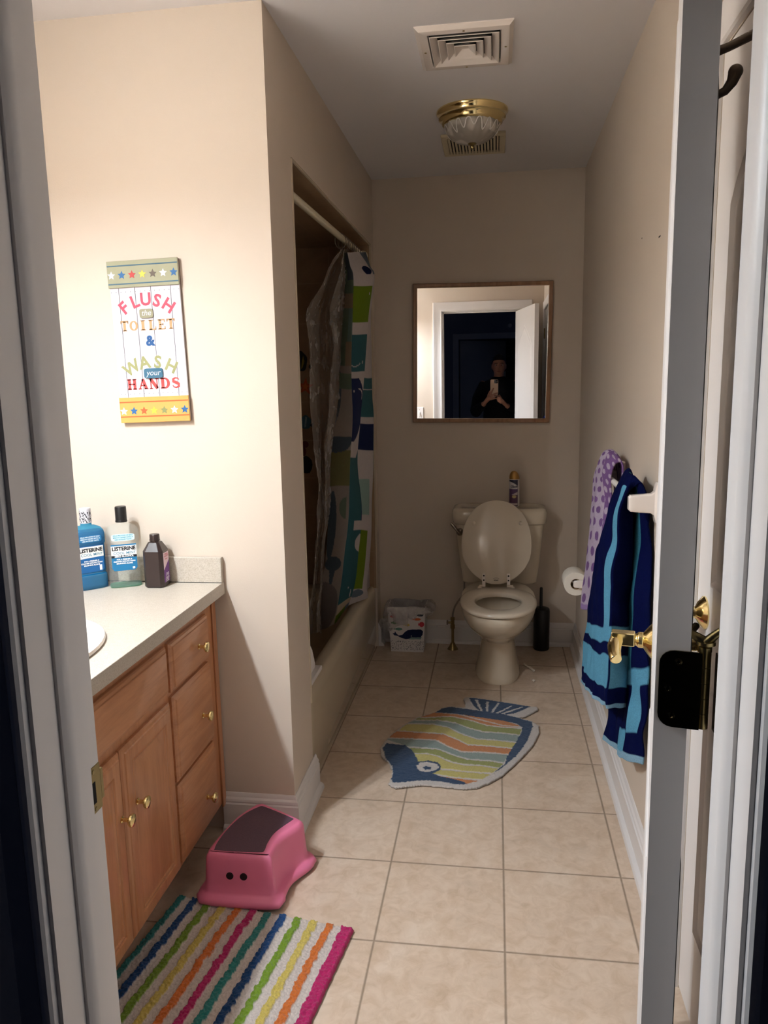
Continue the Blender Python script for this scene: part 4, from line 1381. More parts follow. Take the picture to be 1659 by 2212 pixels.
def serif_word(word, x0, x1, z0, h):
    m = M()
    n = len(word)
    cw = (x1 - x0) / n
    for i, ch in enumerate(word):
        ox, w = x0 + cw * i + cw * 0.08, cw * 0.80
        for (a, b), (c, d), t in SERIF[ch]:
            pa, pb = Vector((ox + a * w, z0 + b * h)), Vector((ox + c * w, z0 + d * h))
            dd = (pb - pa).normalized()
            nn = Vector((-dd.y, dd.x)) * (t * w * 0.66)
            pa, pb = pa - dd * 0.0006, pb + dd * 0.0006
            m.prism([tuple(pa + nn), tuple(pa - nn), tuple(pb - nn), tuple(pb + nn)], lambda u, v, q: S(u, q, v), 0.0125, 0.0130)
        curve = []
        if ch == 'O':
            curve = [(0.5 + 0.42 * cos(t), 0.5 + 0.47 * sin(t), 0.09 + 0.15 * abs(cos(t))) for t in [2 * pi * k / 24 for k in range(25)]]
        if ch == 'D':
            curve = [(0.45 + 0.45 * sin(t), 0.5 + 0.5 * cos(t), 0.09 + 0.15 * abs(sin(t))) for t in [pi * k / 14 for k in range(15)]]
        if ch == 'S':
            curve = [(0.86, 0.80, .08), (0.72, 0.96, .1), (0.45, 1.0, .12), (0.2, 0.86, .2), (0.2, 0.66, .24), (0.5, 0.52, .26), (0.8, 0.36, .24), (0.8, 0.12, .2), (0.5, 0.0, .12), (0.25, 0.06, .1), (0.12, 0.24, .08)]
        if curve:
            L, R_ = [], []
            for k, (a, b, t) in enumerate(curve):
                p = Vector((ox + a * w, z0 + b * h))
                q0 = curve[max(k - 1, 0)]
                q1 = curve[min(k + 1, len(curve) - 1)]
                if ch == 'O' and k in (0, len(curve) - 1):
                    q0, q1 = curve[-2], curve[1]
                dd = Vector(((q1[0] - q0[0]) * w, (q1[1] - q0[1]) * h)).normalized()
                nn = Vector((-dd.y, dd.x)) * (t * w * 0.66)
                L.append(S(*(p + nn)[:1], 0.0130, (p + nn)[1]))
                R_.append(S(*(p - nn)[:1], 0.0130, (p - nn)[1]))
            k = len(L)
            m.add(L + R_, [(i_, i_ + 1, k + i_ + 1, k + i_) for i_ in range(k - 1)])
    return m
obj('word_toilet', serif_word('TOILET', -0.086, 0.086, 0.036, 0.026), paint((214, 166, 116)), sg, smooth=0)
obj('word_hands', serif_word('HANDS', -0.082, 0.090, -0.134, 0.028), paint((200, 76, 70)), sg, smooth=0)
am = text_mesh('&', 0.040, 1, 0, 0.0018)
obj('ampersand', place(am, lambda x, y, z: S(x + 0.003, 0.0130, y + 0.003)), paint((36, 92, 150)), sg, smooth=0)
for (cx, cz, w, h, c, wd, sz, nmz) in ((0.0, 0.082, 0.0205, 0.013, (164, 158, 128), 'the', 0.023, 'tag_the'), (0.006, -0.090, 0.029, 0.0145, (62, 112, 138), 'your', 0.023, 'tag_your')):
    rr_ = [(cx + a * 1.0, cz + b) for a, b, _ in [(p[0], p[1], 0) for p in superellipse(w, h, 6, 32)]]
    tgm = M().prism(rr_, lambda u, v, q: S(u, q, v), 0.0125, 0.0175)
    tgo = obj(nmz, tgm, paint(c), sg, smooth=40)
    tx = text_mesh(wd, sz, 1.0, 0.25, 0.0)
    obj('lettering', place(tx, lambda x, y, z: S(x + cx, 0.0179, y + cz + 0.001)), paint((240, 238, 240)), tgo, smooth=0)

for y, z, w in ((2.209, 1.788, 0.011), (2.467, 1.829, 0.003)):
    obj('scuff', M().box(XR - 0.0006, XR + 0.001, y - w, y + w, z - 0.002, z + 0.002), MT['dark'], bpy.data.objects['wall_right'], bevel=0.0004)
# ------------------------------------------------------------------ ceiling fittings
ac = thing('ceiling_vent', 'white square air supply vent with nested louvres in the ceiling', 'vent', (-0.097, 2.568, HC))
def sq_ring(m, cx, cy, hx, hy, prof):
    rings = []
    for sx, sy in ((-1, -1), (1, -1), (1, 1), (-1, 1)):
        rings.append([(cx + sx * (hx - w), cy + sy * (hy - w), HC - t) for w, t in prof])
    m.loft(rings + [rings[0]], False, False)
AX, AY = -0.097, 2.568
fr = M()
sq_ring(fr, AX, AY, 0.145, 0.153, [(0, 0), (0.0, 0.003), (0.012, 0.012), (0.016, 0.013), (0.036, 0.013), (0.038, 0.010), (0.038, 0.0)])
obj('frame', fr, MT['wceram'], ac, smooth=20)
obj('duct_shade', M().box(AX - 0.106, AX + 0.106, AY - 0.114, AY + 0.114, HC - 0.0015, HC - 0.0005), MT['dark'], ac)  # flat dark sheet painting the shade of the duct; the ceiling is solid
for h in (0.104, 0.080, 0.056):
    lv = M()
    sq_ring(lv, AX, AY, h, h + 0.006, [(0.0, 0.0150), (0.0025, 0.0165), (0.022, 0.0030), (0.020, 0.0020)])
    obj('louvre', lv, MT['wceram'], ac, smooth=20)
pm = M()
sq_ring(pm, AX, AY, 0.033, 0.039, [(0.0, 0.0150), (0.0025, 0.0165), (0.024, 0.0030), (0.022, 0.0020)])
pm.box(AX - 0.012, AX + 0.012, AY - 0.018, AY + 0.018, HC - 0.0035, HC - 0.002)
obj('centre_plate', pm, MT['wceram'], ac, smooth=20)
for x, y in ((AX - 0.123, AY), (AX + 0.123, AY), (AX, AY - 0.13), (AX, AY + 0.13)):
    obj('screw', M().lathe([(0.0035, -0.013), (0.0035, -0.0145), (0, -0.015)], (x, y, HC), 'z', 12), MT['abrass'], ac)

cl = thing('ceiling_light', 'round brass ceiling light with frosted swirl glass bowl, switched off', 'ceiling light', (-0.094, 3.16, HC))
LX, LY = -0.094, 3.16
obj('brass_pan', M().lathe([(0.137, HC), (0.1375, HC - 0.006), (0.134, HC - 0.010), (0.128, HC - 0.020), (0.1285, HC - 0.026), (0.124, HC - 0.029), (0.116, HC - 0.038), (0.1165, HC - 0.043), (0.110, HC - 0.048), (0.104, HC - 0.050), (0.10, HC - 0.046)], (LX, LY, 0), 'z', 64), MT['brass'], cl, smooth=60)
gb = M()
rings = []
for r_, z in ((0.106, 0.046), (0.104, 0.055), (0.096, 0.075), (0.082, 0.092), (0.062, 0.105), (0.038, 0.113), (0.012, 0.116), (0.004, 0.116)):
    rings.append([(LX + r_ * (1 + 0.012 * cos(16 * 2 * pi * k / 128)) * cos(2 * pi * k / 128), LY + r_ * (1 + 0.012 * cos(16 * 2 * pi * k / 128)) * sin(2 * pi * k / 128), HC - z) for k in range(128)])
gb.loft(rings, False, True)
glb = obj('glass_bowl', gb, MT['frost'], cl, smooth=80)
def swirl_band():
    m = M()
    n = 120
    L = []
    for k in range(n + 1):
        a = 2 * pi * k / n * 1.0
        q = 0.5 + 0.5 * sin(a * 13)
        t = 0.12 + 0.55 * q
        L.append((a, t))
    def surf(a, t):
        pr = [(0.106, 0.046), (0.104, 0.055), (0.096, 0.075), (0.082, 0.092), (0.062, 0.105)]
        x = t * 4
        i = min(int(x), 3)
        f = x - i
        r_ = pr[i][0] + (pr[i + 1][0] - pr[i][0]) * f + 0.0022
        z = pr[i][1] + (pr[i + 1][1] - pr[i][1]) * f + 0.0008
        return Vector((LX + r_ * cos(a), LY + r_ * sin(a), HC - z))
    pts = [surf(a, t) for a, t in [(2 * pi * k / 416, 0.10 + 0.62 * (0.5 + 0.5 * sin(2 * pi * k / 416 * 16)) * (0.8 + 0.2 * sin(2 * pi * k / 416 * 5))) for k in range(417)]]
    m.tube(pts, 0.0022, 6, cap=False, flat=0.5)
    return m
obj('swirl', swirl_band(), mat('white_swirl_glass', (232, 226, 218), 0.3), glb, smooth=60)
obj('finial', M().lathe([(0.016, -0.114), (0.017, -0.117), (0.012, -0.121), (0.006, -0.122), (0.008, -0.126), (0.007, -0.132), (0.003, -0.136), (0.0, -0.137)], (LX, LY, HC), 'z', 24), MT['abrass'], cl)

fg = thing('exhaust_fan', 'cream slotted exhaust fan grille in the ceiling behind the brass light', 'exhaust fan', (-0.098, 3.55, HC))
MT['cream'] = mat('cream_plastic', (206, 192, 160), 0.5)
FX, FY, FHX, FHY = -0.098, 3.55, 0.135, 0.142
gm = M()
for sx, sy in ((0, 0),):
    gm.box(FX - FHX, FX + FHX, FY - FHY, FY - FHY + 0.030, HC - 0.012, HC)
    gm.box(FX - FHX, FX + FHX, FY + FHY - 0.030, FY + FHY, HC - 0.012, HC)
    gm.box(FX - FHX, FX - FHX + 0.026, FY - FHY + 0.030, FY + FHY - 0.030, HC - 0.012, HC)
    gm.box(FX + FHX - 0.026, FX + FHX, FY - FHY + 0.030, FY + FHY - 0.030, HC - 0.012, HC)
obj('frame', gm, MT['cream'], fg, smooth=20, bevel=0.003)
gm = M()
nb = 16
w0, w1 = FX - FHX + 0.026, FX + FHX - 0.026
for i in range(nb):
    x = w0 + (w1 - w0) * (i + 0.5) / nb
    wdt = 0.0038 if i % 2 else 0.0046
    gm.box(x - wdt, x + wdt, FY - FHY + 0.03, FY + FHY - 0.03, HC - 0.013, HC - 0.004)
obj('slats', gm, MT['cream'], fg, smooth=20)
obj('cavity_shade', M().box(w0 - 0.001, w1 + 0.001, FY - FHY + 0.029, FY + FHY - 0.029, HC - 0.0025, HC - 0.0005), MT['dark'], fg)  # black slab puts the shade behind the slats into colour

# ------------------------------------------------------------------ towel bar and towels
bar = thing('towel_bar', 'white ceramic towel bar with two block brackets on the beige wall', 'towel bar', (XR, 2.36, 1.09))
def bracket(y):
    m = M()
    rings = []
    for x, hy, hz in ((XR, 0.026, 0.056), (XR - 0.006, 0.026, 0.056), (XR - 0.010, 0.021, 0.050), (XR - 0.014, 0.016, 0.032), (XR - 0.022, 0.0145, 0.026), (XR - 0.060, 0.014, 0.0235), (XR - 0.074, 0.0135, 0.022), (XR - 0.079, 0.0105, 0.017)):
        rings.append([(x, y + p[0], 1.088 + p[1]) for p in superellipse(hy, hz, 7, 32)])
    m.loft(rings, True, True)
    return obj('bracket', m, MT['wceram'], bar, smooth=35)
bracket(2.085)
bracket(2.655)
obj('bar', M().tube([(XR - 0.055, 2.095, 1.092), (XR - 0.055, 2.645, 1.092)], 0.0095, 14), MT['white'], bar)

NV, LB, TL = rgb(10, 18, 66), rgb(104, 172, 204), rgb(60, 126, 146)
TWF = [[[0.291,2.5,0.427],[0.292,2.28,0.464],[0.321,2.12,0.493],[0.392,2.2,0.461]],[[0.298,2.48,0.541],[0.297,2.27,0.586],[0.323,2.12,0.629],[0.393,2.2,0.601]],[[0.308,2.46,0.705],[0.299,2.26,0.763],[0.323,2.12,0.805],[0.388,2.19,0.786]],[[0.32,2.42,0.868],[0.308,2.25,0.907],[0.329,2.12,0.937],[0.384,2.18,0.924]],[[0.339,2.38,0.994],[0.327,2.24,1.019],[0.341,2.12,1.04],[0.379,2.17,1.032]],[[0.352,2.34,1.072],[0.345,2.24,1.095],[0.350,2.13,1.11],[0.366,2.16,1.098]]]
TWB = [[[0.35,2.36,0.279],[0.372,2.26,0.299],[0.376,2.15,0.322],[0.418,2.09,0.336]],[[0.366,2.36,0.433],[0.384,2.26,0.476],[0.387,2.15,0.522],[0.420,2.09,0.55]],[[0.385,2.36,0.736],[0.388,2.26,0.765],[0.391,2.15,0.797],[0.420,2.10,0.816]],[[0.392,2.36,0.955],[0.391,2.26,0.975],[0.397,2.15,0.996],[0.418,2.12,1.008]],[[0.395,2.36,1.062],[0.391,2.26,1.085],[0.393,2.15,1.10],[0.408,2.13,1.101]]]
top = [[0.374, 2.34, 1.118], [0.370, 2.24, 1.158], [0.374, 2.14, 1.150], [0.388, 2.13, 1.138]]
TW = TWF + [top] + list(reversed(TWB))
NR = len(TW) - 1
def towel_col(u, v):
    r_ = v * NR
    x = u * 3
    seg = min(int(x), 2)
    f = x - seg
    if r_ < 6:
        q = r_ / 6.0                    # room side, hem upwards
        if q < 0.022: return rgb(150, 190, 214)
        if q < 0.085: return NV
        if q < 0.19:
            return NV if (seg == 2 and f < 0.04) else LB
        if q < 0.225: return NV
        if q < 0.265: return LB
        if seg == 1 and 0.55 < f < 0.98: return LB if q < 0.87 else NV
        if seg == 2 and 0.15 < f < 0.0: return LB
        return NV
    q = (NR - r_) / 5.0                 # wall side, hem upwards
    if q < 0.035: return rgb(150, 190, 214)
    if q < 0.10: return LB if seg == 1 and f > 0.1 else NV
    if q < 0.22: return NV if seg < 2 else (LB if f < 0.7 else NV)
    if q < 0.26: return LB
    if seg == 1 and f > 0.25: return TL if f > 0.45 else NV
    return NV
tw = sheet(TW, 150, 420, towel_col, 0.010, 22, 0.25, 5)
MT['terry'] = vcmat('terry_cloth', 1.0, 1.0, 650, 0.003, 0.3, spec=0.05)
tag(obj('beach_towel', tw, MT['terry'], None, smooth=180, solid=0.006, vc=True), 'navy and light blue striped beach towel draped over the white towel bar', 'towel')

PTS = [[[0.309,2.72,0.606],[0.317,2.62,0.629],[0.335,2.56,0.645],[0.35,2.5,0.66]],[[0.319,2.72,0.75],[0.329,2.62,0.774],[0.347,2.55,0.792],[0.355,2.5,0.804]],[[0.333,2.72,0.901],[0.34,2.62,0.92],[0.355,2.55,0.933],[0.368,2.5,0.943]],[[0.34,2.72,1.016],[0.343,2.62,1.031],[0.362,2.55,1.041],[0.37,2.5,1.049]],[[0.347,2.72,1.10],[0.345,2.64,1.115],[0.355,2.57,1.122],[0.366,2.5,1.111]],[[0.372,2.72,1.155],[0.370,2.66,1.178],[0.375,2.6,1.180],[0.382,2.52,1.15]],[[0.405,2.72,1.12],[0.408,2.66,1.135],[0.408,2.6,1.133],[0.405,2.52,1.12]],[[0.408,2.74,0.85],[0.41,2.66,0.84],[0.41,2.6,0.85],[0.408,2.5,0.86]],[[0.335,2.74,0.53],[0.345,2.70,0.50],[0.36,2.64,0.52],[0.375,2.56,0.56]]]
LAV, PUR = rgb(214, 196, 218), rgb(140, 104, 160)
def dot_col(u, v):
    x = u * 3
    z = v * 8
    base, dot = (LAV, PUR) if x < 1.9 else (PUR, LAV)
    if v < 0.025: return rgb(176, 146, 200)
    # hexagonal polka dots
    pu, pv = 0.86, 0.36
    row = round(z / pv)
    ox = (row % 2) * pu / 2
    cx = round((x - ox) / pu) * pu + ox
    if ((x - cx) / 0.235) ** 2 + ((z - row * pv) / 0.115) ** 2 < 1:
        return dot
    return base
pt = sheet(PTS, 120, 300, dot_col, 0.006, 18, 0.4, 11)
tag(obj('bath_towel', pt, MT['terry'], None, smooth=180, solid=0.006, vc=True), 'lavender towel with purple polka dots on the far bracket of the towel bar', 'towel')

# toilet paper
tp = thing('toilet_paper_holder', 'white ceramic toilet paper holder on the wall below the polka dot towel', 'paper holder', (XR, 3.1, 0.61))
for y in (3.035, 3.165):
    m = M().loft([[(x, y + p[0], 0.612 + p[1]) for p in superellipse(hy, hz, 6, 28)] for x, hy, hz in ((XR, 0.02, 0.034), (XR - 0.008, 0.02, 0.034), (XR - 0.013, 0.011, 0.02), (XR - 0.09, 0.010, 0.016), (XR - 0.115, 0.009, 0.013), (XR - 0.12, 0.006, 0.009))])
    obj('bracket', m, MT['wceram'], tp, smooth=40)
obj('spindle', M().tube([(0.323, 3.04, 0.612), (0.323, 3.16, 0.612)], 0.009, 14), MT['white'], tp)
roll = thing('toilet_roll', 'white toilet paper roll on the ceramic holder', 'toilet roll', (0.323, 3.1, 0.61))
rm = M()
rings = []
for r_, y in ((0.021, 3.048), (0.047, 3.048), (0.048, 3.050), (0.048, 3.150), (0.047, 3.152), (0.021, 3.152)):
    rings.append([(0.323 + r_ * cos(2 * pi * k / 48), y, 0.608 + r_ * sin(2 * pi * k / 48)) for k in range(48)])
rm.loft(rings + [rings[0]], False, False)
obj('paper', rm, MT['paper'], roll, smooth=40)
obj('core', M().loft([[(0.323 + 0.0212 * cos(2 * pi * k / 32), y, 0.608 + 0.0212 * sin(2 * pi * k / 32)) for k in range(32)] for y in (3.047, 3.153)], False, False), MT['card'], roll, solid=0.001)

# ------------------------------------------------------------------ bath mats
def pile(x, y, k=1.0, s=190):
    a = noise.noise(Vector((x * s, y * s, 0.3)))
    b = noise.noise(Vector((x * s * 0.35, y * s * 0.35, 4.3)))
    return k * (0.0035 * a + 0.0022 * b)
RC = [rgb(52, 134, 128), rgb(30, 72, 122), rgb(122, 152, 44), rgb(212, 188, 96), rgb(214, 116, 52), rgb(186, 38, 100)]
RW = rgb(214, 200, 190)
RP = 0.0440
r0 = Vector((-0.871, 1.827))
rex = Vector((0.990, -0.139)).normalized()
rey = Vector((-rex.y, rex.x)) * -1
RWD, RLN = 0.516, 0.47
def stripe_at(a, b):
    j = 0.0045 * noise.noise(Vector((a * 12, b * 75, 1.7))) + 0.004 * noise.noise(Vector((round(a / RP) * 3.1, b * 14, 8)))
    q = (a + j) / RP
    k = int(math.floor(q))
    f = q - k
    w = 0.47 if k < 11 else 1.0
    return (k, f < w)
def rug_fn(u, v):
    a, b = u * RWD, v * RLN
    k, on = stripe_at(a, b)
    p = r0 + rex * (a + 0.002 * noise.noise(Vector((b * 60, 3, 1)))) + rey * (b + 0.002 * noise.noise(Vector((a * 60, 3, 1))))
    z = (0.016 if on else 0.0115) + pile(a, b, 1.1 if on else 0.8)
    e = min(a, RWD - a, b)
    if e < 0.004: z *= 0.35 + 0.65 * e / 0.004
    return (p.x, p.y, max(z, 0.002))
def rug_col(u, v):
    a, b = u * RWD, v * RLN
    k, on = stripe_at(a, b)
    if on and 0 <= k:
        c = RC[min(k, 11) % 6]
    else:
        c = RW
    n = 1 + 0.22 * noise.noise(Vector((a * 230, b * 230, 9)))
    return (c[0] * n, c[1] * n, c[2] * n, 1)
MT['chenille'] = vcmat('chenille_pile', 1.0, 0.8, 700, 0.002, 0.25, sheen=0.2, spec=0.1)
rg = M().grid(258, 240, rug_fn, rug_col)
tag(obj('striped_bath_mat', rg, MT['chenille'], None, smooth=180, vc=True), 'chenille bath mat with teal, green, orange and magenta stripes in front of the vanity', 'bath mat')

FISH = {"outline":[[-0.44,2.756],[-0.43,2.812],[-0.407,2.894],[-0.365,2.982],[-0.323,3.049],[-0.251,3.108],[-0.221,3.158],[-0.188,3.175],[-0.126,3.168],[-0.125,3.209],[-0.136,3.271],[-0.113,3.288],[0.008,3.25],[0.092,3.23],[0.152,3.209],[0.185,3.205],[0.189,3.182],[0.132,3.108],[0.099,3.089],[0.156,3.06],[0.183,3.02],[0.18,2.954],[0.152,2.85],[0.099,2.73],[0.03,2.597],[-0.015,2.542],[-0.06,2.502],[-0.104,2.491],[-0.177,2.498],[-0.25,2.503],[-0.294,2.489],[-0.342,2.471],[-0.371,2.494],[-0.366,2.545],[-0.37,2.591],[-0.392,2.647],[-0.426,2.694]],
"head":[[-0.43,2.757],[-0.421,2.799],[-0.347,2.787],[-0.316,2.753],[-0.293,2.698],[-0.281,2.659],[-0.246,2.673],[-0.207,2.662],[-0.193,2.634],[-0.198,2.6],[-0.219,2.579],[-0.19,2.559],[-0.152,2.55],[-0.11,2.532],[-0.092,2.516],[-0.123,2.512],[-0.197,2.527],[-0.252,2.528],[-0.319,2.506],[-0.358,2.5],[-0.366,2.526],[-0.364,2.564],[-0.376,2.62],[-0.408,2.676]],
"back":[[-0.253,3.104],[-0.22,3.151],[-0.188,3.166],[-0.075,3.142],[0.008,3.128],[0.088,3.091],[0.156,3.048],[0.159,3.011],[0.133,2.882],[0.09,2.759],[0.045,2.674],[0.012,2.623],[-0.004,2.598],[0.021,2.648],[0.04,2.674],[0.051,2.745],[0.082,2.843],[0.11,2.947],[0.115,2.995],[0.092,3.029],[0.034,3.048],[-0.073,3.075],[-0.156,3.098]],
"eye":[[-0.286,2.629],[-0.274,2.655],[-0.246,2.663],[-0.211,2.652],[-0.2,2.629],[-0.212,2.604],[-0.239,2.588],[-0.272,2.592]],
"pupil":[[-0.261,2.62],[-0.248,2.633],[-0.237,2.623],[-0.229,2.628],[-0.231,2.608],[-0.25,2.604]],
"tail":[[-0.113,3.273],[-0.049,3.263],[0.036,3.239],[0.157,3.203],[0.089,3.13],[0.051,3.113],[-0.02,3.125],[-0.058,3.134],[-0.087,3.178]]}
RAYS = [[[-0.086,3.255],[-0.075,3.256],[-0.047,3.135],[-0.058,3.134]],[[-0.035,3.239],[-0.024,3.24],[-0.025,3.134],[-0.036,3.137]],[[0.016,3.23],[0.024,3.23],[-0.003,3.127],[-0.015,3.126]],[[0.072,3.205],[0.080,3.202],[0.018,3.12],[0.005,3.121]],[[0.119,3.199],[0.127,3.196],[0.04,3.114],[0.024,3.116]]]
BODY = [(-.425,2.83),(-.405,2.885),(-.363,2.97),(-.32,3.04),(-.255,3.10),(-.156,3.11),(.03,3.06),(.117,3.0),(.09,2.86),(.055,2.745),(.02,2.645),(-.01,2.60),(-.045,2.552),(-.10,2.515),(-.2,2.55),(-.29,2.66),(-.35,2.79)]
STC = [[[-0.251,3.105],[-0.156,3.098],[-0.073,3.056],[0.034,3.005],[0.117,2.995]],[[-0.301,3.045],[-0.182,3.07],[-0.1,3.04],[-0.029,2.998],[0.034,2.989],[0.117,2.983]],[[-0.325,3.017],[-0.234,3.027],[-0.163,3.009],[-0.097,2.961],[-0.044,2.937],[0.033,2.934],[0.11,2.922]],[[-0.349,2.982],[-0.252,2.988],[-0.187,2.964],[-0.132,2.911],[-0.069,2.872],[0.007,2.868],[0.09,2.857]],[[-0.388,2.91],[-0.288,2.906],[-0.204,2.903],[-0.15,2.863],[-0.102,2.818],[-0.017,2.816],[0.076,2.805]],[[-0.416,2.843],[-0.323,2.845],[-0.23,2.844],[-0.176,2.794],[-0.125,2.757],[-0.041,2.761],[0.051,2.755]],[[-0.331,2.773],[-0.275,2.773],[-0.215,2.769],[-0.153,2.728],[-0.098,2.699],[-0.016,2.697],[0.041,2.684]],[[-0.295,2.724],[-0.251,2.728],[-0.211,2.712],[-0.159,2.672],[-0.111,2.658],[-0.04,2.656],[0.021,2.643]],[[-0.2,2.615],[-0.153,2.612],[-0.098,2.605],[-0.043,2.603]],[[-0.2,2.572],[-0.153,2.559],[-0.098,2.555],[-0.043,2.551]]]
def curve_y(c, x):
    if x <= c[0][0]: return c[0][1]
    for (xa, ya), (xb, yb) in zip(c, c[1:]):
        if x <= xb: return ya + (yb - ya) * (x - xa) / (xb - xa)
    return c[-1][1]
FO, FG, FB, FY_, FN, FW = rgb(200, 128, 76), rgb(152, 154, 88), rgb(142, 156, 148), rgb(198, 184, 108), rgb(32, 62, 94), rgb(206, 196, 188)
FCOL = [FO, FG, FB, FY_, FO, FB, FG, FY_, FY_, FO]
def fish_colour(x, y):
    jx = 0.0035 * noise.noise(Vector((x * 90, y * 90, 2)))
    jy = 0.0035 * noise.noise(Vector((x * 90, y * 90, 7)))
    x, y = x + jx, y + jy
    if in_poly(x, y, FISH['eye']):
        return FN if in_poly(x, y, FISH['pupil']) else FW
    if in_poly(x, y, FISH['tail']):
        for r_ in RAYS:
            if in_poly(x, y, r_): return FW
        return FN
    if in_poly(x, y, FISH['head']) or in_poly(x, y, FISH['back']): return FN
    if in_poly(x, y, BODY):
        for k, c in enumerate(STC):
            cy = curve_y(c, x)
            if abs(y - cy) < 0.0055: return FW
            if y > cy: return FCOL[max(k - 1, 0)]
        return FO
    return FW
gs = 0.0032
x0f, y0f = -0.446, 2.464
nxf, nyf = int(0.645 / gs), int(0.832 / gs)
fmsh = M()
idx = {}
vs, cs, fs = [], [], []
def fv(i, j):
    if (i, j) not in idx:
        x, y = x0f + i * gs, y0f + j * gs
        c = fish_colour(x, y)
        n = 1 + 0.15 * noise.noise(Vector((x * 230, y * 230, 9)))
        z = (0.0105 if c is FW else 0.0125) + pile(x, y, 0.35)
        idx[(i, j)] = len(vs)
        vs.append((x + 0.0012 * noise.noise(Vector((x * 300, y * 300, 1))), y, z))
        cs.append((c[0] * n, c[1] * n, c[2] * n, 1))
    return idx[(i, j)]
for i in range(nxf):
    for j in range(nyf):
        if in_poly(x0f + (i + .5) * gs, y0f + (j + .5) * gs, FISH['outline']):
            fs.append((fv(i, j), fv(i + 1, j), fv(i + 1, j + 1), fv(i, j + 1)))
fmsh.add(vs, fs, 0, cs)
fo = obj('fish_bath_mat', fmsh, MT['chenille'], None, smooth=180, vc=True)
tag(fo, 'fish shaped bath mat with navy head on the tiles before the toilet', 'bath mat')
s_ = fo.modifiers.new('thickness', 'SOLIDIFY')
s_.thickness = 0.008
s_.offset = -1

# ------------------------------------------------------------------ step stool
stl = thing('step_stool', 'pink plastic step stool with a grey non-slip top at the vanity corner', 'step stool', (-0.68, 1.95, 0))
DYS = 0.010
TOPO = [(-.784,1.822),(-.767,1.808),(-.612,1.810),(-.600,1.825),(-.601,1.838),(-.600,1.885),(-.588,1.928),(-.562,1.978),(-.558,1.998),(-.571,2.020),(-.694,2.091),(-.718,2.093),(-.735,2.078),(-.764,2.011),(-.777,1.935),(-.785,1.863)]
def resample(poly, n):
    P = [Vector(p) for p in poly]
    # closed catmull
    dense = []
    for i in range(len(P)):
        p0, p1, p2, p3 = P[i - 1], P[i], P[(i + 1) % len(P)], P[(i + 2) % len(P)]
        for k in range(8):
            f = k / 8
            dense.append(0.5 * ((2 * p1) + (p2 - p0) * f + (2 * p0 - 5 * p1 + 4 * p2 - p3) * f * f + (3 * p1 - p0 - 3 * p2 + p3) * f ** 3))
    L = [0]
    for a, b in zip(dense, dense[1:] + dense[:1]):
        L.append(L[-1] + (b - a).length)
    out = []
    k = 0
    for i in range(n):
        t = L[-1] * i / n
        while L[k + 1] < t: k += 1
        a, b = dense[k], dense[(k + 1) % len(dense)]
        out.append(tuple(a.lerp(b, (t - L[k]) / max(1e-9, L[k + 1] - L[k]))))
    return out
TP = resample(TOPO, 120)
rings = []
for d, z in ((-0.026, 0.0), (-0.031, 0.006), (-0.031, 0.014), (-0.025, 0.022), (-0.014, 0.026), (-0.0075, 0.032), (-0.0045, 0.06), (-0.001, 0.11), (0.0, 0.126), (0.003, 0.135), (0.008, 0.140), (0.013, 0.1415)):
    rings.append([(x, y + DYS, z) for x, y in inset(TP, d)])
sm = M().loft(rings, False, True)
def on_mat(m):
    m.v = [(x, y, z + 0.013 * (2.13 - y) / 0.33) for x, y, z in m.v]
    return m
obj('body', on_mat(sm), MT['pink'], stl, smooth=60)
PAD = resample([(-.766,1.832),(-.752,1.824),(-.638,1.828),(-.625,1.840),(-.627,1.874),(-.623,1.925),(-.607,1.968),(-.590,2.004),(-.594,2.015),(-.694,2.068),(-.712,2.066),(-.743,2.019),(-.762,1.95),(-.769,1.878)], 90)
pm = M().loft([[(x, y + DYS, 0.1405) for x, y in PAD], [(x, y + DYS, 0.1428) for x, y in inset(PAD, 0.001)]], True, True)
obj('top_pad', on_mat(pm), MT['pad'], stl, smooth=30)
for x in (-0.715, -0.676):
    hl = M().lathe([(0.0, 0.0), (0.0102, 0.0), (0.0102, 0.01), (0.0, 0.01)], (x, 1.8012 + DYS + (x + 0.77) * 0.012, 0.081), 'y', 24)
    obj('hole_shade', on_mat(hl), mat('recess_shade', (40, 8, 16), 0.9), stl)  # solid disc, its dark colour stands for the shade in the opening

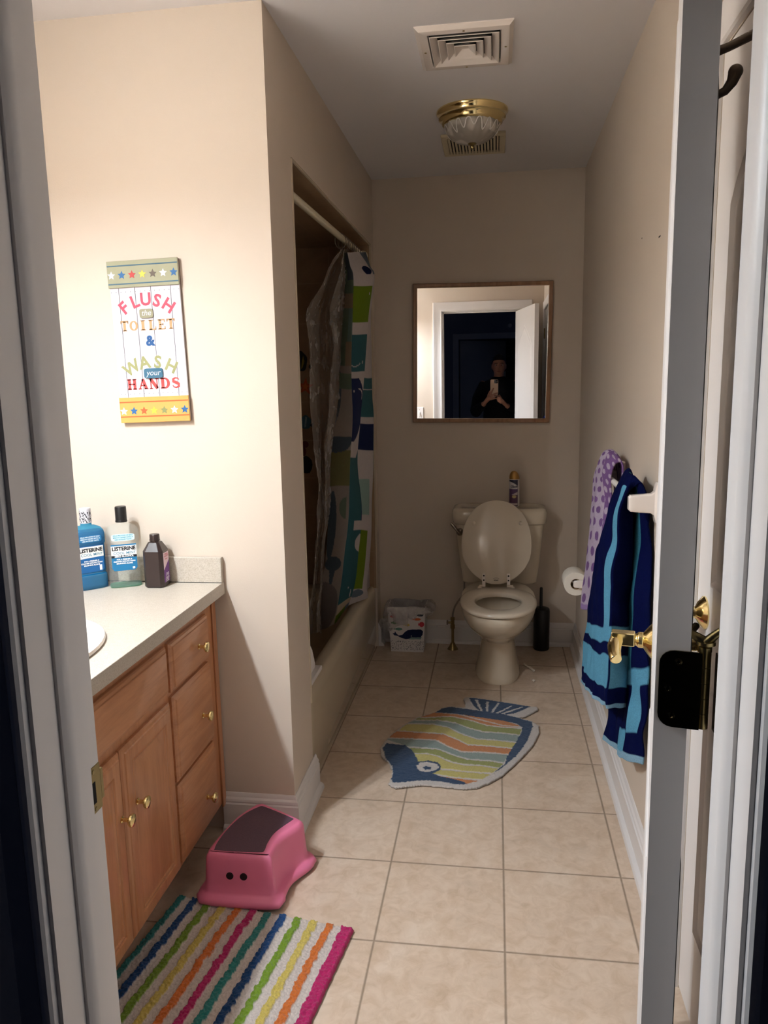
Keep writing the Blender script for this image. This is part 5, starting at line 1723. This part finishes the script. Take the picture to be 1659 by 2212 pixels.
# ------------------------------------------------------------------ bottles on the counter
def ringb(a, b, z, n=5, seg=48, cy=0):
    return superellipse(a, b, n, seg, 0, cy, z)
def flat_text(s, size, x, z, y, spacing=1.0, bold=0.0, shear=0.0):
    return place(text_mesh(s, size, spacing, shear, bold), lambda a, b, c: (x + a, y, z + b))
def mouthwash(name_label, loc, rot, blue):
    t = thing('mouthwash_bottle', name_label, 'mouthwash bottle', loc, rot)
    A, B = 0.0475, 0.029
    lev = [(0.90, 0.0), (0.985, 0.003), (1.0, 0.010), (1.0, 0.038), (0.985, 0.043), (0.93, 0.046), (0.93, 0.050), (0.95, 0.053), (0.95, 0.128), (0.94, 0.133), (0.98, 0.137), (1.0, 0.141), (1.0, 0.165), (0.95, 0.175), (0.80, 0.184), (0.55, 0.189)]
    rings = [ringb(A * k, B * (0.88 if 0.93 <= k <= 0.95 and 0.04 < z < 0.136 else k), z, 4.5) for k, z in lev]
    rings += [ringb(0.016, 0.016, 0.191, 2), ringb(0.0155, 0.0155, 0.203, 2)]
    m = M().loft(rings, True, True)
    obj('bottle', m, MT['bluebottle' if blue else 'clearbottle'], t, local=True, smooth=50)
    if blue:
        inner = [ringb(A * k * 0.97, B * (0.85 if 0.93 <= k <= 0.95 and 0.04 < z < 0.136 else k * 0.96), z * 0.985 + 0.002, 4.5) for k, z in lev[:-2]]
        obj('liquid', M().loft(inner, True, True), MT['mouthwash'], t, local=True, smooth=50)
    else:
        inner = [ringb(A * 0.94, B * 0.92, z, 4.5) for z in (0.002, 0.006)]
        obj('liquid', M().loft(inner, True, True), MT['residue'], t, local=True, smooth=50)
    cap = M().lathe([(0.0155, 0.198), (0.0165, 0.199), (0.0165, 0.240), (0.0155, 0.243), (0.0, 0.243)], (0, 0, 0), 'z', 48)
    if not blue:
        cap.lathe([(0.0172, 0.1965), (0.0176, 0.199), (0.0165, 0.203)], (0, 0, 0), 'z', 48, cap0=False, cap1=False)
    cp = obj('cap', cap, MT['silvercap' if blue else 'black'], t, local=True, smooth=40)
    if blue:
        ink_ = M()
        for k in range(6):
            for zz, wd in ((0.208, 'LISTERINE'), (0.225, 'LISTERINE')):
                tm = text_mesh('LIS' if k % 2 else 'NE', 0.017, 0.9, 0, 0.0009)
                c_, s_ = cos(0.45), sin(0.45)
                def wrap(a, b, c, k=k, zz=zz):
                    x_, y_ = a * c_ - b * s_, a * s_ + b * c_
                    an = -pi / 2 + 0.25 + k * pi / 3 + x_ / 0.0168
                    return (0.0168 * cos(an), 0.0168 * sin(an), min(max(zz + y_, 0.2), 0.241))
                ink_.merge(place(tm, wrap))
        obj('cap_lettering', ink_, ink((18, 18, 24)), cp, local=True, smooth=0)
        obj('cap_band', M().lathe([(0.0167, 0.2), (0.0167, 0.24)], (0, 0, 0), 'z', 48, cap0=False, cap1=False).xf(Matrix.Identity(4)), MT['silvercap'], cp, local=True)
    yf = -B * 0.88 - 0.0004
    poly = [(-0.036, 0.132), (0.036, 0.132), (0.036, 0.060), (0.030, 0.052), (-0.030, 0.052), (-0.036, 0.060)]
    lab = M()
    def plate(pl, d, mi):
        lab.prism(pl, lambda u, v, w: (u, yf - w, v), 0.0, d, mi)
    if blue:
        plate(poly, 0.0004, 0)
        plate([(-0.036, 0.130), (0.036, 0.130), (0.036, 0.098), (-0.036, 0.095)], 0.0008, 1)
    else:
        plate(poly, 0.0004, 0)
        plate([(-0.036, 0.128), (0.036, 0.128), (0.036, 0.098), (-0.036, 0.098)], 0.0008, 1)
        plate([(-0.036, 0.099), (0.036, 0.099), (0.036, 0.092), (-0.036, 0.092)], 0.0009, 2)
    lb = obj('label', lab, [ink((20, 92, 150) if blue else (24, 112, 158)), ink((240, 236, 228)), ink((14, 16, 24))], t, local=True, smooth=0)
    yl = yf - 0.0014
    obj('brand_lettering', flat_text('LISTERINE', 0.0155, 0, 0.119, yl, 0.98, 0.0006), ink((16, 18, 30)), lb, local=True, smooth=0)
    obj('flavour_lettering', flat_text('COOL MINT', 0.0112, 0.002, 0.1055, yl, 1.05, 0.0001), ink((72, 130, 156)), lb, local=True, smooth=0)
    w = M()
    if not blue:
        w.merge(flat_text('ZERO ALCOHOL', 0.0072, 0, 0.0957, yl, 1.0, 0.0003))
    for i, s in enumerate(('FOR A FRESHER &', 'CLEANER MOUTH THAN', 'BRUSHING ALONE')):
        w.merge(flat_text(s, 0.0055, 0, 0.0865 - i * 0.0062, yl, 1.0, 0.0003))
    w.box(0.022, 0.029, yl - 0.0002, yl, 0.056, 0.062 if not blue else 0.072)
    obj('small_print', w, ink((236, 240, 242)), lb, local=True, smooth=0)
    yf2 = -B - 0.0004
    up = M().prism(superellipse(0.033, 0.0095, 5, 28, 0, 0.1535) and [(p[0], p[1]) for p in superellipse(0.033, 0.0105, 5, 28, 0, 0.1535)], lambda u, v, w_: (u, yf2 - w_, v), 0, 0.0004)
    ub = obj('upper_label', up, ink((26, 110, 160)) if blue else ink((206, 232, 236)), t, local=True, smooth=0)
    w = M()
    for i, s in enumerate(('KILLS MILLIONS OF BAD', 'BREATH GERMS WITH A', 'LESS INTENSE TASTE')):
        w.merge(flat_text(s, 0.0052, 0, 0.1595 - i * 0.0060, yf2 - 0.0008, 1.0, 0.00015))
    obj('small_print', w, ink((226, 240, 244)) if blue else ink((70, 150, 170)), ub, local=True, smooth=0)
def mw_liquid(name, c, dens):
    t = NT(name)
    out = t.t.nodes['Material Output']
    tr = t.n('ShaderNodeBsdfTransparent')
    tr.inputs[0].default_value = rgb(*c)
    tl2 = t.n('ShaderNodeBsdfTranslucent')
    tl2.inputs[0].default_value = rgb(*c)
    t.set('Base Color', rgb(*c))
    t.set('Roughness', 0.1)
    m1 = t.n('ShaderNodeMixShader')
    m1.inputs[0].default_value = 0.5
    t.l(t.b.outputs[0], m1.inputs[1])
    t.l(tl2.outputs[0], m1.inputs[2])
    m2_ = t.n('ShaderNodeMixShader')
    m2_.inputs[0].default_value = dens
    t.l(tr.outputs[0], m2_.inputs[1])
    t.l(m1.outputs[0], m2_.inputs[2])
    t.l(m2_.outputs[0], out.inputs[0])
    return t.m
MT['mouthwash'] = mw_liquid('blue_mouthwash', (10, 150, 205), 0.55)
MT['residue'] = mw_liquid('pale_residue', (170, 214, 196), 0.3)
MT['silvercap'] = mat('silver_film_cap', (216, 214, 220), 0.35, 0.3)
mouthwash('blue mouthwash bottle with a silver patterned cap beside the doorway jamb', (-1.205, 2.082, 0.8265), radians(46), True)
mouthwash('empty clear mouthwash bottle with a black cap between blue and dark bottles', (-1.110, 2.116, 0.8265), radians(29), False)
px_ = thing('peroxide_bottle', 'dark brown plastic bottle with a purple label on the beige countertop', 'bottle', (-1.010, 2.120, 0.8265), radians(2))
def octa(a, ch, z):
    return [(-a + ch, -a, z), (a - ch, -a, z), (a, -a + ch, z), (a, a - ch, z), (a - ch, a, z), (-a + ch, a, z), (-a, a - ch, z), (-a, -a + ch, z)]
MT['brownpl'] = mat('dark_brown_plastic', (44, 30, 28), 0.3, spec=0.6)
pb = M().loft([octa(0.0285, 0.009, 0.0), octa(0.031, 0.010, 0.003), octa(0.031, 0.010, 0.110), octa(0.0175, 0.006, 0.135), octa(0.014, 0.005, 0.137)], True, True)
obj('bottle', pb, MT['brownpl'], px_, local=True, smooth=20, bevel=0.0012)
pc = M().lathe([(0.0138, 0.136), (0.0138, 0.140), (0.0160, 0.1405), (0.0160, 0.1425), (0.0148, 0.143), (0.0146, 0.157), (0.0135, 0.159), (0.0, 0.159)], (0, 0, 0), 'z', 40)
obj('cap', pc, MT['brownpl'], px_, local=True)
pl = M()
def side(poly, d, mi):
    pl.prism(poly, lambda u, v, w: (0.0312 + w, u, v), 0, d, mi)
side([(-0.019, 0.014), (0.019, 0.014), (0.019, 0.104), (-0.019, 0.104)], 0.0003, 0)
side([(-0.019, 0.014), (0.019, 0.014), (0.019, 0.078), (-0.019, 0.052)], 0.0006, 1)
lb = obj('label', pl, [ink((224, 200, 208)), ink((112, 62, 132))], px_, local=True, smooth=0)
def side_text(s, size, u, z, bold=0.0002):
    return place(text_mesh(s, size, 1, 0, bold), lambda a, b, c: (0.0320, u + a, z + b))
w = side_text('CVS', 0.0125, 0.002, 0.036, 0.0004)
w.merge(side_text('Health', 0.009, 0.002, 0.027))
w.merge(side_text('hydrogen', 0.006, 0, 0.022)).merge(side_text('peroxide', 0.006, 0, 0.017))
obj('small_print', w, ink((234, 224, 236)), lb, local=True, smooth=0)
w = side_text('TOPICAL', 0.006, 0, 0.098).merge(side_text('SOLUTION', 0.006, 0, 0.092)).merge(side_text('antiseptic', 0.005, 0, 0.084))
obj('upper_print', w, ink((196, 96, 110)), lb, local=True, smooth=0)

# ------------------------------------------------------------------ person with a phone, seen in the mirror
per = thing('person', 'person in a black sweater holding up a phone, seen in the mirror', 'person', (0.035, -0.36, 0))
PXX, PY = 0.035, -0.36
def remesh(o, vox, smooth_it=4):
    r = o.modifiers.new('blend', 'REMESH')
    r.mode = 'VOXEL'
    r.voxel_size = vox
    r.use_smooth_shade = True
    s = o.modifiers.new('soften', 'SMOOTH')
    s.iterations = smooth_it
    s.factor = 0.5
b = M()
# head with brow, nose, lips, chin
def head_fn(u, v):
    th, ph = 2 * pi * u, pi * (0.02 + 0.96 * v)
    x, y, z = sin(ph) * sin(th), sin(ph) * cos(th), -cos(ph)
    rx, ry, rz = 0.073, 0.092, 0.112
    if z < 0:
        rx *= 1 - 0.28 * (-z) ** 1.3
        ry *= 1 - 0.10 * (-z)
    px, py, pz = x * rx, y * ry, z * rz
    if y > 0:
        g = lambda cx, cz, sx, sz: math.exp(-((px - cx) / sx) ** 2 - ((pz - cz) / sz) ** 2)
        py += 0.020 * g(0, -0.018, 0.010, 0.020) + 0.010 * g(0, 0.004, 0.008, 0.02)
        py -= 0.012 * (g(0.031, 0.010, 0.016, 0.011) + g(-0.031, 0.010, 0.016, 0.011))
        py += 0.005 * g(0, 0.034, 0.05, 0.010)
        py += 0.006 * g(0, -0.052, 0.019, 0.006) - 0.003 * g(0, -0.0525, 0.018, 0.002)
        py += 0.010 * g(0, -0.088, 0.024, 0.016)
    return (PXX + px, PY + 0.01 + py, 1.582 + pz)
b.loft([[head_fn(i / 64, j / 48) for i in range(64)] for j in range(49)], True, True)
for sx in (-1, 1):
    b.sphere((PXX + sx * 0.074, PY + 0.0, 1.578), 0.02, 0.35, 0.75, 1.4)
b.tube([(PXX, PY - 0.005, 1.52), (PXX, PY - 0.012, 1.40)], [0.052, 0.058], 20)
def tor(z, a, bb, cy=0.0):
    return superellipse(a, bb, 2.4, 32, PXX, PY - 0.02 + cy, z)
b.loft([tor(0.82, 0.155, 0.105), tor(0.90, 0.170, 0.112), tor(1.02, 0.140, 0.098), (tor(1.12, 0.135, 0.095)), tor(1.25, 0.155, 0.11), tor(1.34, 0.165, 0.105), tor(1.41, 0.145, 0.08), tor(1.45, 0.07, 0.06)])
LE, RE = (-0.215, -0.27, 1.10), (0.29, -0.27, 1.10)
LW, RW_ = (-0.118, -0.055, 1.195), (0.115, -0.06, 1.17)
b.tube([(PXX - 0.145, PY - 0.02, 1.405), (PXX - 0.19, PY, 1.34), LE], [0.052, 0.05, 0.04], 18)
b.tube([LE, ((LE[0] + LW[0]) / 2, (LE[1] + LW[1]) / 2, (LE[2] + LW[2]) / 2 + 0.004), LW], [0.042, 0.036, 0.025], 18)
b.tube([(PXX + 0.145, PY - 0.02, 1.405), (PXX + 0.19, PY, 1.34), RE], [0.052, 0.05, 0.04], 18)
b.tube([RE, ((RE[0] + RW_[0]) / 2, (RE[1] + RW_[1]) / 2, (RE[2] + RW_[2]) / 2), RW_], [0.042, 0.036, 0.025], 18)
for sx in (-1, 1):
    hx = PXX + sx * 0.085
    b.tube([(hx, PY - 0.02, 0.86), (hx, PY - 0.01, 0.66), (hx, PY, 0.49), (hx, PY - 0.02, 0.34), (hx, PY - 0.025, 0.09)], [0.09, 0.078, 0.056, 0.055, 0.036], 20)
    b.tube([(hx, PY - 0.07, 0.045), (hx, PY + 0.03, 0.045), (hx, PY + 0.12, 0.028)], [0.038, 0.04, 0.028], 16, flat=0.8)
# left hand round the phone
b.tube([LW, (-0.095, -0.03, 1.222), (-0.070, -0.004, 1.25), (-0.050, 0.006, 1.268)], [0.024, 0.027, 0.031, 0.022], 16, flat=0.7)
b.tube([(-0.062, 0.004, 1.272), (-0.047, 0.010, 1.303), (-0.032, 0.011, 1.334), (-0.019, 0.006, 1.356)], [0.0105, 0.0092, 0.0085, 0.0072], 12)
b.tube([(-0.080, -0.020, 1.245), (-0.074, -0.026, 1.285), (-0.058, -0.026, 1.318), (-0.045, -0.023, 1.340)], [0.014, 0.011, 0.0098, 0.008], 12)
b.tube([(-0.050, 0.008, 1.270), (-0.020, 0.012, 1.290), (0.006, 0.010, 1.300), (0.026, 0.000, 1.303)], [0.0105, 0.0092, 0.0085, 0.0075], 12)
b.tube([(-0.050, 0.008, 1.252), (-0.020, 0.013, 1.266), (0.008, 0.011, 1.274), (0.028, -0.001, 1.276)], [0.010, 0.009, 0.0082, 0.0072], 12)
b.tube([(-0.056, 0.004, 1.236), (-0.030, 0.009, 1.243), (-0.006, 0.008, 1.248), (0.010, 0.000, 1.250)], [0.0092, 0.0082, 0.0075, 0.0065], 12)
# right hand steadying from below
b.tube([RW_, (0.090, -0.04, 1.195), (0.068, -0.018, 1.218), (0.055, -0.010, 1.232)], [0.023, 0.026, 0.028, 0.02], 16, flat=0.75)
for k, (dz, ln_) in enumerate(((0.022, 0.048), (0.004, 0.052), (-0.014, 0.048), (-0.030, 0.038))):
    b.tube([(0.060, -0.006, 1.228 + dz), (0.048, 0.004, 1.236 + dz), (0.048 - ln_ * 0.4, 0.002, 1.240 + dz * 0.8), (0.050 - ln_ * 0.7, -0.006, 1.238 + dz * 0.7)], [0.0095, 0.0085, 0.008, 0.007], 12)
b.tube([(0.072, -0.03, 1.22), (0.052, -0.034, 1.255), (0.036, -0.028, 1.285)], [0.013, 0.0105, 0.0085], 12)
body = obj('body', b, MT['skin'], per, smooth=180)
remesh(body, 0.0045, 2)
# sweater
c = M()
c.loft([tor(0.84, 0.185, 0.135), tor(0.92, 0.188, 0.132), tor(1.03, 0.168, 0.122), tor(1.14, 0.165, 0.120), tor(1.26, 0.178, 0.130), tor(1.35, 0.185, 0.122), tor(1.42, 0.160, 0.094), tor(1.455, 0.088, 0.076), tor(1.475, 0.072, 0.068)])
def sleeve(s, e, w, sh):
    mid = ((s[0] + e[0]) / 2 + sh, (s[1] + e[1]) / 2, (s[2] + e[2]) / 2)
    c.tube([s, mid, e], [0.068, 0.067, 0.060], 20)
    w2 = tuple(Vector(e).lerp(Vector(w), 0.93))
    c.tube([e, tuple(Vector(e).lerp(Vector(w), 0.5)), w2], [0.062, 0.052, 0.036], 20)
sleeve((PXX - 0.145, PY - 0.02, 1.395), LE, LW, -0.02)
sleeve((PXX + 0.145, PY - 0.02, 1.395), RE, RW_, 0.02)
sw_ = obj('sweater', c, MT['cloth'], per, smooth=180)
remesh(sw_, 0.009, 6)
tr_ = M().loft([tor(0.80, 0.165, 0.115), tor(0.94, 0.175, 0.12)])
for sx in (-1, 1):
    hx = PXX + sx * 0.085
    tr_.tube([(hx, PY - 0.02, 0.86), (hx, PY - 0.01, 0.66), (hx, PY, 0.49), (hx, PY - 0.02, 0.30), (hx, PY - 0.025, 0.07)], [0.098, 0.088, 0.068, 0.062, 0.055], 20)
remesh(obj('trousers', tr_, MT['cloth'], per, smooth=180), 0.01, 4)
hr = M()
def hair_fn(u, v):
    th, ph = 2 * pi * u, pi * (0.02 + 0.96 * v)
    x, y, z = sin(ph) * sin(th), sin(ph) * cos(th), -cos(ph)
    k = 1.11 + 0.02 * noise.noise(Vector((x * 6, y * 6, z * 2)))
    px, py, pz = x * 0.074 * k, y * 0.092 * k, z * 0.112 * k
    # pull back from the face
    if y > 0.05 and z < 0.52:
        d = min(1, (0.52 - z) * 3)
        py = py * (1 - 0.95 * d) - 0.012 * d
    if z < -0.25:
        pz = -0.028 + (pz + 0.028) * 0.6
        py = min(py, 0.0) - 0.01
    return (PXX + px, PY + 0.006 + py, 1.588 + pz)
hr.loft([[hair_fn(i / 48, j / 36) for i in range(48)] for j in range(37)], True, True)
hr.sphere((PXX, PY - 0.10, 1.60), 0.036)
remesh(obj('hair', hr, MT['hair'], per, smooth=180), 0.006, 4)
for sx in (-1, 1):
    e = M().sphere((PXX + sx * 0.031, PY + 0.074, 1.592), 0.0115)
    eo = obj('eye', e, mat('eye_white', (210, 205, 200), 0.2), per)
    obj('iris', M().sphere((PXX + sx * 0.031, PY + 0.0805, 1.592), 0.0062), mat('dark_iris', (30, 22, 18), 0.1), eo)
    br_ = M().tube([(PXX + sx * 0.014, PY + 0.098, 1.609), (PXX + sx * 0.030, PY + 0.094, 1.614), (PXX + sx * 0.047, PY + 0.081, 1.609)], [0.0025, 0.003, 0.0018], 8)
    obj('eyebrow', br_, MT['hair'], per)
lp = M().tube([(PXX - 0.021, PY + 0.083, 1.5295), (PXX, PY + 0.0975, 1.5305), (PXX + 0.021, PY + 0.083, 1.5295)], [0.002, 0.005, 0.002], 10, flat=0.8)
obj('lips', lp, mat('lip_skin', (160, 88, 82), 0.5), per)
rn = M().tube([(-0.018 + 0.0100 * cos(a) * 0.3, 0.0105 + 0.0098 * cos(a) * 0, 1.2665) for a in (0, 1)], 0.0101, 14)
obj('finger_ring', M().tube([(-0.0205, 0.013, 1.2658), (-0.0165, 0.013, 1.2675)], 0.0098, 16), MT['silver'], per)

ph = thing('phone', 'gold phone held up by the person, seen in the mirror', 'phone', (-0.0135, -0.010, 1.363))
pbm = M().prism([(p[0], p[1]) for p in superellipse(0.0405, 0.0805, 9, 48, -0.0135, 1.363)], lambda u, v, w: (u, w, v), -0.0155, -0.0072)
obj('case', pbm, MT['phone'], ph, smooth=40, bevel=0.001)
isl = M().prism([(p[0], p[1]) for p in superellipse(0.019, 0.019, 5, 36, 0.004, 1.4205)], lambda u, v, w: (u, w, v), -0.0073, -0.0058)
io = obj('camera_island', isl, MT['glassdark'], ph, smooth=40)
for x, z in ((-0.005, 1.4295), (-0.005, 1.411), (0.013, 1.4205)):
    l_ = M().lathe([(0.0068, -0.0060), (0.0068, -0.0044), (0.0058, -0.0042)], (x, 0, z), 'y', 24, cap0=False, cap1=False)
    lo_ = obj('lens_ring', l_, MT['silver'], io)
    obj('lens_glass', M().lathe([(0.0057, -0.0048), (0.0, -0.0048)], (x, 0, z), 'y', 20, cap0=False), MT['glassdark'], io)
